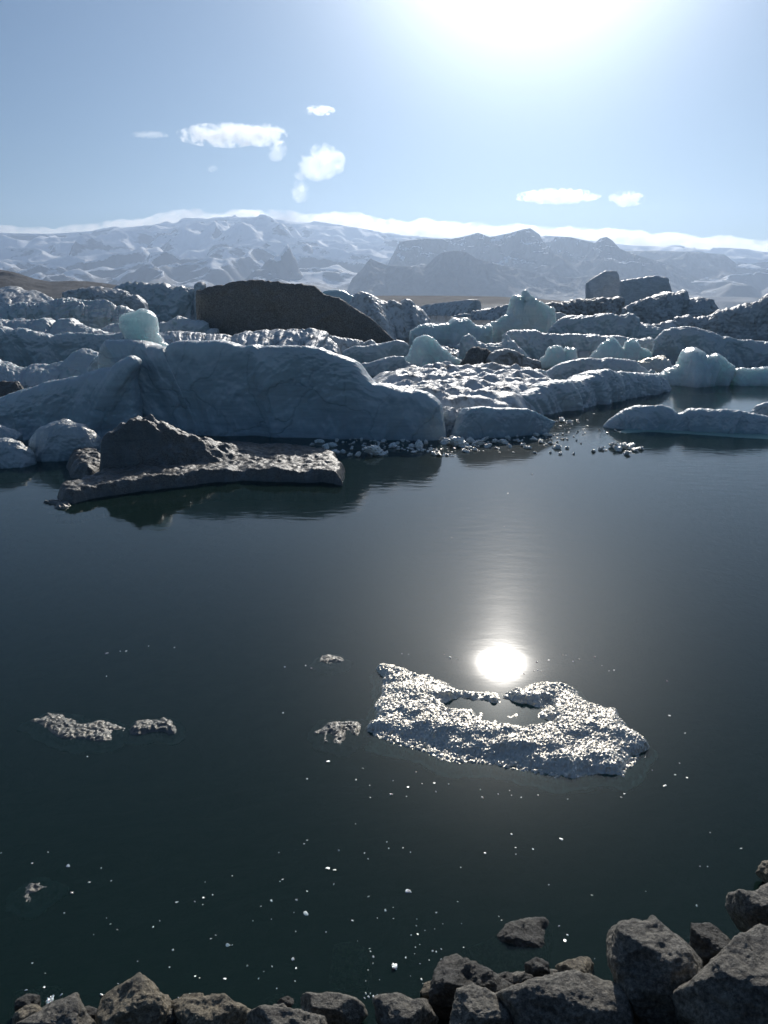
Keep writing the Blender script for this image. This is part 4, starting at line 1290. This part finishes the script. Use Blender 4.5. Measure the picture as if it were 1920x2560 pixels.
def ball_lo(n):
    vs, fs = [], []
    lin = np.tan(np.linspace(-math.pi / 4, math.pi / 4, n))
    for ax in range(3):
        for s in (-1, 1):
            A, B = np.meshgrid(lin, lin, indexing='ij')
            p = np.zeros((n, n, 3))
            p[..., ax] = s
            p[..., (ax + 1) % 3] = A
            p[..., (ax + 2) % 3] = B * s
            off = sum(len(v) for v in vs)
            vs.append(p.reshape(-1, 3))
            fs.append(grid_faces(n, n) + off)
    V = np.concatenate(vs)
    V /= np.linalg.norm(V, axis=1)[:, None]
    F = np.concatenate(fs)
    key = np.round(V * 1e5).astype(np.int64)
    _, idx, inv = np.unique(key, axis=0, return_index=True, return_inverse=True)
    return V[idx], inv.ravel()[F]


t_ = NT('clear_bit_ice')
_b = t_.add('ShaderNodeBsdfPrincipled')
_b.inputs['Base Color'].default_value = (0.82, 0.86, 0.86, 1)
_b.inputs['Roughness'].default_value = 0.12
_b.inputs['Subsurface Weight'].default_value = 0.6
_b.inputs['Subsurface Scale'].default_value = 0.05
_b.inputs['IOR'].default_value = 1.31
_gl = t_.add('ShaderNodeBsdfGlossy')
_gl.inputs['Color'].default_value = (0.95, 0.94, 0.9, 1)
_gl.inputs['Roughness'].default_value = 0.35
_mx = t_.add('ShaderNodeMixShader')
_mx.inputs[0].default_value = 0.42
t_.l.new(_b.outputs[0], _mx.inputs[1])
t_.l.new(_gl.outputs[0], _mx.inputs[2])
t_.l.new(_mx.outputs[0], t_.out.inputs['Surface'])
M['bit'] = t_.m

t_ = NT('sparkling_brash_ice')
_b = t_.add('ShaderNodeBsdfPrincipled')
_b.inputs['Base Color'].default_value = (0.86, 0.87, 0.84, 1)
_b.inputs['Roughness'].default_value = 0.2
_gl = t_.add('ShaderNodeBsdfGlossy')
_gl.inputs['Color'].default_value = (1.0, 0.96, 0.88, 1)
_gl.inputs['Roughness'].default_value = 0.45
_mx = t_.add('ShaderNodeMixShader')
_mx.inputs[0].default_value = 0.65
t_.l.new(_b.outputs[0], _mx.inputs[1])
t_.l.new(_gl.outputs[0], _mx.inputs[2])
t_.l.new(_mx.outputs[0], t_.out.inputs['Surface'])
M['brash'] = t_.m

bit_me = [bit_mesh('ice_bit', s, 'bit', n=7) for s in range(8)]
flake_me = [bit_mesh('ice_flake', 80 + s, 'bit', flat=0.3, n=12) for s in range(7)]
bsm_me = [bit_mesh('brash_crumb', 120 + s, 'brash', flat=0.6, n=7) for s in range(8)]
brash_me = [bit_mesh('brash_ice', 50 + s, 'brash', flat=0.7, n=12) for s in range(7)]


def put(me, name, px, py, size, label, group, cat, zs=0.25, rs=random):
    p = ground(px, py)
    o = bpy.data.objects.new(name, me)
    COL.objects.link(o)
    o.location = (p[0], p[1], size * zs)
    o.scale = (size, size, size)
    o.rotation_euler = (rs.uniform(-0.3, 0.3), rs.uniform(-0.3, 0.3), rs.uniform(0, 6.28))
    tag(o, label, cat, group)
    return o


spots = []      # (px, py, size in photo pixels)
for x, y, s in [(70, 595, 13), (220, 625, 5), (190, 672, 6), (350, 678, 4), (415, 705, 11), (476, 690, 4), (527, 688, 9), (590, 693, 6), (535, 725, 5), (343, 738, 9), (408, 745, 4),
                (727, 716, 5), (735, 750, 8), (853, 720, 4), (804, 735, 5), (862, 740, 4), (903, 750, 6), (977, 740, 6), (1105, 757, 5), (1524, 700, 12), (1620, 665, 8), (1568, 652, 6),
                (1612, 472, 6), (1545, 397, 12), (1535, 248, 6), (1305, 200, 5), (1283, 203, 4), (1252, 180, 4), (1222, 142, 5), (1155, 152, 6), (1128, 162, 6), (1085, 135, 4), (1098, 135, 4),
                (1022, 158, 7), (972, 164, 6), (975, 200, 6), (958, 203, 4), (990, 205, 4), (915, 215, 4), (596, 145, 9), (571, 132, 4), (626, 153, 4), (388, 129, 4), (417, 132, 4), (450, 640, 4),
                (1440, 575, 5), (1588, 602, 4), (1337, 750, 6), (1350, 735, 6), (1470, 632, 4)]:
    spots += [(T(8, [(x, y)])[0], s / 1.728)]
for x, y, s in [(462, 128, 12), (545, 118, 6), (520, 118, 4), (642, 96, 4), (754, 102, 5), (460, 226, 5), (378, 573, 6), (1230, 186, 7), (1320, 180, 6), (1345, 191, 5), (1223, 385, 7), (1420, 596, 12), (1568, 625, 6),
                (1538, 673, 7), (1326, 670, 6), (1326, 935, 6), (1314, 950, 5), (1464, 978, 7), (1575, 990, 5), (1205, 988, 4), (1590, 1015, 4), (1600, 750, 4), (1536, 864, 4), (1597, 697, 4), (207, 986, 5), (4, 990, 5), (138, 1035, 8)]:
    spots += [(T(9, [(x, y)])[0], s / 1.728)]
for x, y, s in [(295, 10, 20), (437, 18, 6), (386, 80, 10), (480, 73, 7), (310, 126, 10), (277, 213, 8), (764, 166, 12), (842, 163, 7), (878, 146, 11), (918, 134, 6), (876, 176, 5), (1003, 52, 7), (886, 78, 4), (1220, 68, 8), (1209, 76, 6),
                (1416, 20, 16), (1445, 27, 16), (1442, 88, 7), (1327, 119, 9), (1173, 160, 14), (1280, 156, 12), (1592, 142, 10), (1322, 215, 20), (1270, 210, 4), (1523, 246, 10), (1408, 295, 7), (1278, 292, 5), (1172, 239, 4), (1093, 246, 5), (1127, 183, 5),
                (690, 246, 5), (661, 273, 9), (507, 284, 6), (478, 260, 7), (460, 234, 4), (405, 305, 4), (932, 308, 6), (911, 323, 7), (985, 352, 18), (1003, 350, 6), (747, 373, 14), (594, 421, 6), (139, 429, 8), (732, 447, 7), (1068, 440, 8),
                (1265, 413, 15), (1279, 451, 12), (1175, 443, 6), (1140, 465, 5), (1117, 495, 6), (842, 485, 9), (862, 493, 5), (971, 497, 11), (1275, 507, 8), (1196, 538, 7), (113, 546, 12), (190, 533, 9), (226, 573, 14), (265, 566, 12), (215, 597, 36),
                (438, 566, 10), (510, 518, 6), (668, 527, 5), (820, 560, 5), (770, 577, 5), (196, 472, 4), (1600, 378, 7), (1612, 402, 10), (1597, 366, 5), (1611, 430, 6), (1590, 458, 4), (1580, 506, 5), (1640, 500, 4), (1545, 333, 4), (1630, 234, 5),
                (1580, 560, 10), (1592, 575, 12), (1612, 572, 9), (1575, 580, 7), (1630, 568, 8), (1600, 560, 6), (1228, 585, 8), (1700, 236, 6)]:
    spots += [(T(10, [(x, y)])[0], s / 1.728)]
for x, y, s in [(12, 78, 6), (20, 106, 5), (82, 104, 6), (114, 122, 4), (332, 188, 5), (436, 127, 9), (551, 46, 8), (568, 102, 6), (570, 131, 4), (643, 109, 7), (766, 67, 12), (712, 263, 5), (898, 309, 10), (1131, 291, 4), (1350, 353, 9),
                (1365, 183, 5), (1398, 184, 5), (1542, 107, 6), (1409, 38, 5), (104, 293, 26), (318, 336, 5), (6, 374, 12), (40, 361, 4), (226, 383, 8), (142, 411, 4), (140, 440, 6), (146, 477, 11), (117, 480, 5), (177, 460, 4), (254, 432, 4), (219, 454, 4),
                (335, 430, 4), (496, 400, 6), (508, 416, 6), (703, 424, 10), (756, 441, 7), (792, 481, 10), (783, 505, 14), (155, 521, 4), (136, 533, 5), (93, 578, 9), (45, 619, 30), (132, 561, 4), (210, 549, 9), (225, 553, 8), (248, 541, 6), (344, 534, 6),
                (195, 588, 5), (156, 604, 5), (246, 584, 6), (162, 673, 9), (168, 690, 5), (115, 657, 4), (470, 646, 8), (910, 582, 4)]:
    spots += [(T(11, [(x, y)])[0], s / 1.728)]
rsb = np.random.RandomState(5)
for (x, y), s in spots:
    d = np.linalg.norm(ground(x, y) - CAM)
    size = (0.62 if y < 2150 else 0.46) * s / F_PX * d
    put((bit_me if s < 6 else flake_me)[rsb.randint(7)], 'ice_bit', x, y, size, 'tiny loose bit of white ice on the dark open water', 'loose ice bits on the open water', 'ice bit')

# brash: clear chunks along the foot of the pack
br = []
for x, y, s in [(1350, 508, 22), (1378, 495, 26), (1405, 520, 34), (1430, 512, 30), (1455, 490, 22), (1448, 540, 24), (1480, 540, 26), (1510, 552, 22), (1550, 552, 34), (1625, 545, 62), (1520, 525, 16), (1570, 528, 14)]:
    br += [(T(4, [(x, y)])[0], s / 1.728)]
for x, y, s in [(38, 515, 34), (60, 500, 20), (10, 540, 18), (100, 490, 14), (150, 520, 60), (180, 500, 30), (120, 515, 22), (165, 482, 22), (215, 548, 28), (235, 550, 24), (250, 485, 30), (290, 500, 60), (330, 510, 60), (370, 495, 40), (400, 505, 40), (430, 490, 34),
                (350, 535, 26), (395, 530, 22), (450, 515, 30), (480, 495, 28), (520, 500, 30), (545, 515, 20), (570, 490, 20), (600, 510, 26), (640, 485, 22), (620, 520, 22), (650, 540, 18), (680, 490, 16), (700, 465, 22), (695, 450, 18), (720, 500, 20), (745, 520, 24),
                (760, 545, 18), (790, 520, 16), (820, 545, 14), (770, 405, 30), (800, 410, 22), (745, 408, 16), (725, 430, 14), (835, 400, 10), (880, 400, 9), (907, 373, 8), (905, 535, 20), (935, 525, 22), (960, 530, 12), (990, 515, 36), (1010, 530, 34), (1040, 520, 42),
                (1065, 515, 30), (1085, 530, 28), (1108, 525, 26), (1050, 545, 28), (880, 425, 8), (860, 440, 7), (930, 440, 7), (965, 455, 12), (1000, 445, 14), (1020, 452, 10), (820, 470, 8), (790, 480, 8), (850, 500, 8), (720, 540, 14), (560, 540, 14), (500, 540, 12),
                (640, 632, 6), (535, 715, 6), (520, 858, 4), (292, 908, 4)]:
    br += [(T(5, [(x, y)])[0], s / 1.728)]
for k in range(185):
    x = 840 + 560 * rsb.rand()
    c = 1112 + 12 * math.sin(x * 0.013)
    br += [((x, c + rsb.normal() * 8), 4 + 9 * rsb.rand() ** 2)]
for k in range(26):
    br += [((1385 + 85 * rsb.rand(), 1050 + 55 * rsb.rand()), 3 + 4 * rsb.rand())]
for (x, y), s in br:
    d = np.linalg.norm(ground(x, y) - CAM)
    size = 0.62 * s / F_PX * d
    big = s > 11
    put(brash_me[rsb.randint(7)] if big else bsm_me[rsb.randint(8)], 'brash_ice', x, y, size, 'glistening chunk of clear brash ice along the foot of the near bergs',
        'brash ice chunks along the pack edge', 'brash ice', zs=0.35)
# ------------------------------------------------------------ clouds (beyond and above the haze)
def cloud_material(name, density, nscale, cut, soft, half):
    t = NT(name)
    tc = t.add('ShaderNodeTexCoord')
    P = tc.outputs['Object']
    n = t.noise(P, nscale, 6, 0.62, 0.3)
    # distance from the core, in units of the cloud's own half-size
    mp = t.add('ShaderNodeVectorMath', operation='DIVIDE')
    mp.inputs[1].default_value = half
    t.l.new(P, mp.inputs[0])
    ln = t.add('ShaderNodeVectorMath', operation='LENGTH')
    t.l.new(mp.outputs[0], ln.inputs[0])
    e = t.math('SUBTRACT', 1.0, ln.outputs['Value'])
    v = t.math('ADD', t.math('MULTIPLY', e, 0.8), t.math('MULTIPLY', t.math('SUBTRACT', n, 0.53), 3.8))
    v = t.math('SUBTRACT', v, cut)
    v = t.math('MULTIPLY', v, soft)
    c = t.add('ShaderNodeClamp')
    t.l.new(v, c.inputs[0])
    d = t.math('MULTIPLY', c.outputs[0], density)
    pv = t.add('ShaderNodeVolumePrincipled')
    pv.inputs['Color'].default_value = (0.99, 0.99, 0.99, 1)
    pv.inputs['Anisotropy'].default_value = 0.72
    t.l.new(d, pv.inputs['Density'])
    t.l.new(pv.outputs[0], t.out.inputs['Volume'])
    return t.m


def cloud(label, px, py, wpx, hpx, dist, density=0.0022, tilt=0.0, nsc=1.0, cut=0.02, name='cloud'):
    d = ray(px, py)
    d = d / d[1]
    C = CAM + d * dist
    k = np.linalg.norm(d) * dist / np.linalg.norm(ray(px, py))
    hx, hz = wpx * k / 2, hpx * k / 2
    hy = max(hz, 0.45 * hx)
    hz *= 1.25
    hx *= 1.1
    V, Fc = ball_lo(14)
    V = V * (1 + 0.08 * fbm(V * 2 + px, 2))[:, None]
    m = cloud_material('cloud_vapour', density * 700 / (hz + 150), nsc * 1.9 / hz * 0.62, cut, 5.0, (hx, hy, hz))
    o = mesh_obj(name, V * np.array([hx, hy, hz]), Fc, m, closed=True)
    o.location = C
    o.rotation_euler = (0, tilt, 0)
    tag(o, label, 'cloud')
    return o


cloud('long ragged white cloud, widest of those at upper left', 560, 338, 215, 46, 17000, nsc=0.9)
cloud('bright right-hand puff of the long ragged cloud', 655, 338, 120, 44, 17300)
cloud('small trailing wisp hanging below the right end of the long ragged cloud', 692, 376, 52, 40, 16600, density=0.001, tilt=-0.6)
cloud('thin faint streak of cloud, farthest left in the sky', 375, 337, 90, 14, 16500, density=0.0007)
cloud('tiny faint cloud dot below the long ragged cloud', 530, 421, 26, 16, 16500, density=0.0007)
cloud('small flat bright cloud, highest in the sky', 800, 276, 72, 20, 17500)
cloud('round puffy cloud with a ragged underside, right of the long ragged one', 802, 405, 112, 72, 16500)
cloud('small puff at the left foot of the round puffy cloud', 755, 436, 44, 24, 16300, density=0.0012)
cloud('faint vanishing shred of cloud under the round puffy one', 750, 478, 44, 46, 16500, density=0.0012)
cloud('long smooth lens of cloud above the right-hand peaks', 1395, 491, 200, 30, 16500)
cloud('small ragged cloud just right of the long smooth lens', 1566, 497, 84, 32, 16300, cut=0.0)

# cap of cloud lying along the crest of the glacier mountain, beyond it
crest = [(-260, 578), (0, 566), (60, 568), (130, 572), (225, 569), (300, 550), (430, 535), (500, 530), (560, 531), (625, 525), (650, 523), (690, 528), (725, 533),
         (810, 535), (900, 542), (960, 551), (1010, 553), (1070, 548), (1130, 556), (1200, 566), (1300, 567), (1420, 572), (1500, 576), (1600, 583), (1700, 590), (1800, 596), (1920, 603), (2180, 615)]


def cap_cloud():
    pts = resample(crest, 260)
    nv = 40
    dist = 14300.0
    rows = []
    th = np.linspace(0, 2 * math.pi, nv, endpoint=False)
    seedv = np.arange(len(pts))
    for i, (x, y) in enumerate(pts):
        d = ray(x, y)
        p = CAM + d / d[1] * dist
        a, b = 650, 210 * (1 if x < 1250 else 0.7)
        rows.append(np.stack([np.full(nv, p[0]), dist + a * np.cos(th), p[2] - b + b * np.sin(th)], 1))
    P = np.concatenate(rows)
    P[:, 2] += 75 * fbm(P / 650.0, 5, 0.6) + 10
    P[:, 1] += 120 * fbm(P / 700.0 + 9, 4)
    t = NT('cap_cloud_vapour')
    geo = t.add('ShaderNodeNewGeometry')
    n = t.noise(geo.outputs['Position'], 0.0042, 6, 0.62)
    dd = t.math('MULTIPLY', t.ramp(n, [(0.42, (0, 0, 0)), (0.56, (1, 1, 1))]), 0.0042)
    pv = t.add('ShaderNodeVolumePrincipled')
    pv.inputs['Color'].default_value = (1, 0.99, 0.97, 1)
    pv.inputs['Anisotropy'].default_value = 0.72
    t.l.new(dd, pv.inputs['Density'])
    t.l.new(pv.outputs[0], t.out.inputs['Volume'])
    f = grid_faces(len(pts), nv, wrap=True)
    n = len(P)
    c = np.vstack([P[:nv].mean(0), P[-nv:].mean(0)])
    P = np.vstack([P, c])
    fl = f.tolist()
    b = (len(pts) - 1) * nv
    for j in range(nv):
        fl.append([n, (j + 1) % nv, j])
        fl.append([n + 1, b + j, b + (j + 1) % nv])
    o = mesh_obj('cap_cloud', P, fl, t.m, origin=(0, dist, 900), closed=True)
    tag(o, 'long cream bank of cloud lying along the crest of the snowy mountains', 'cloud')


cap_cloud()
haze()
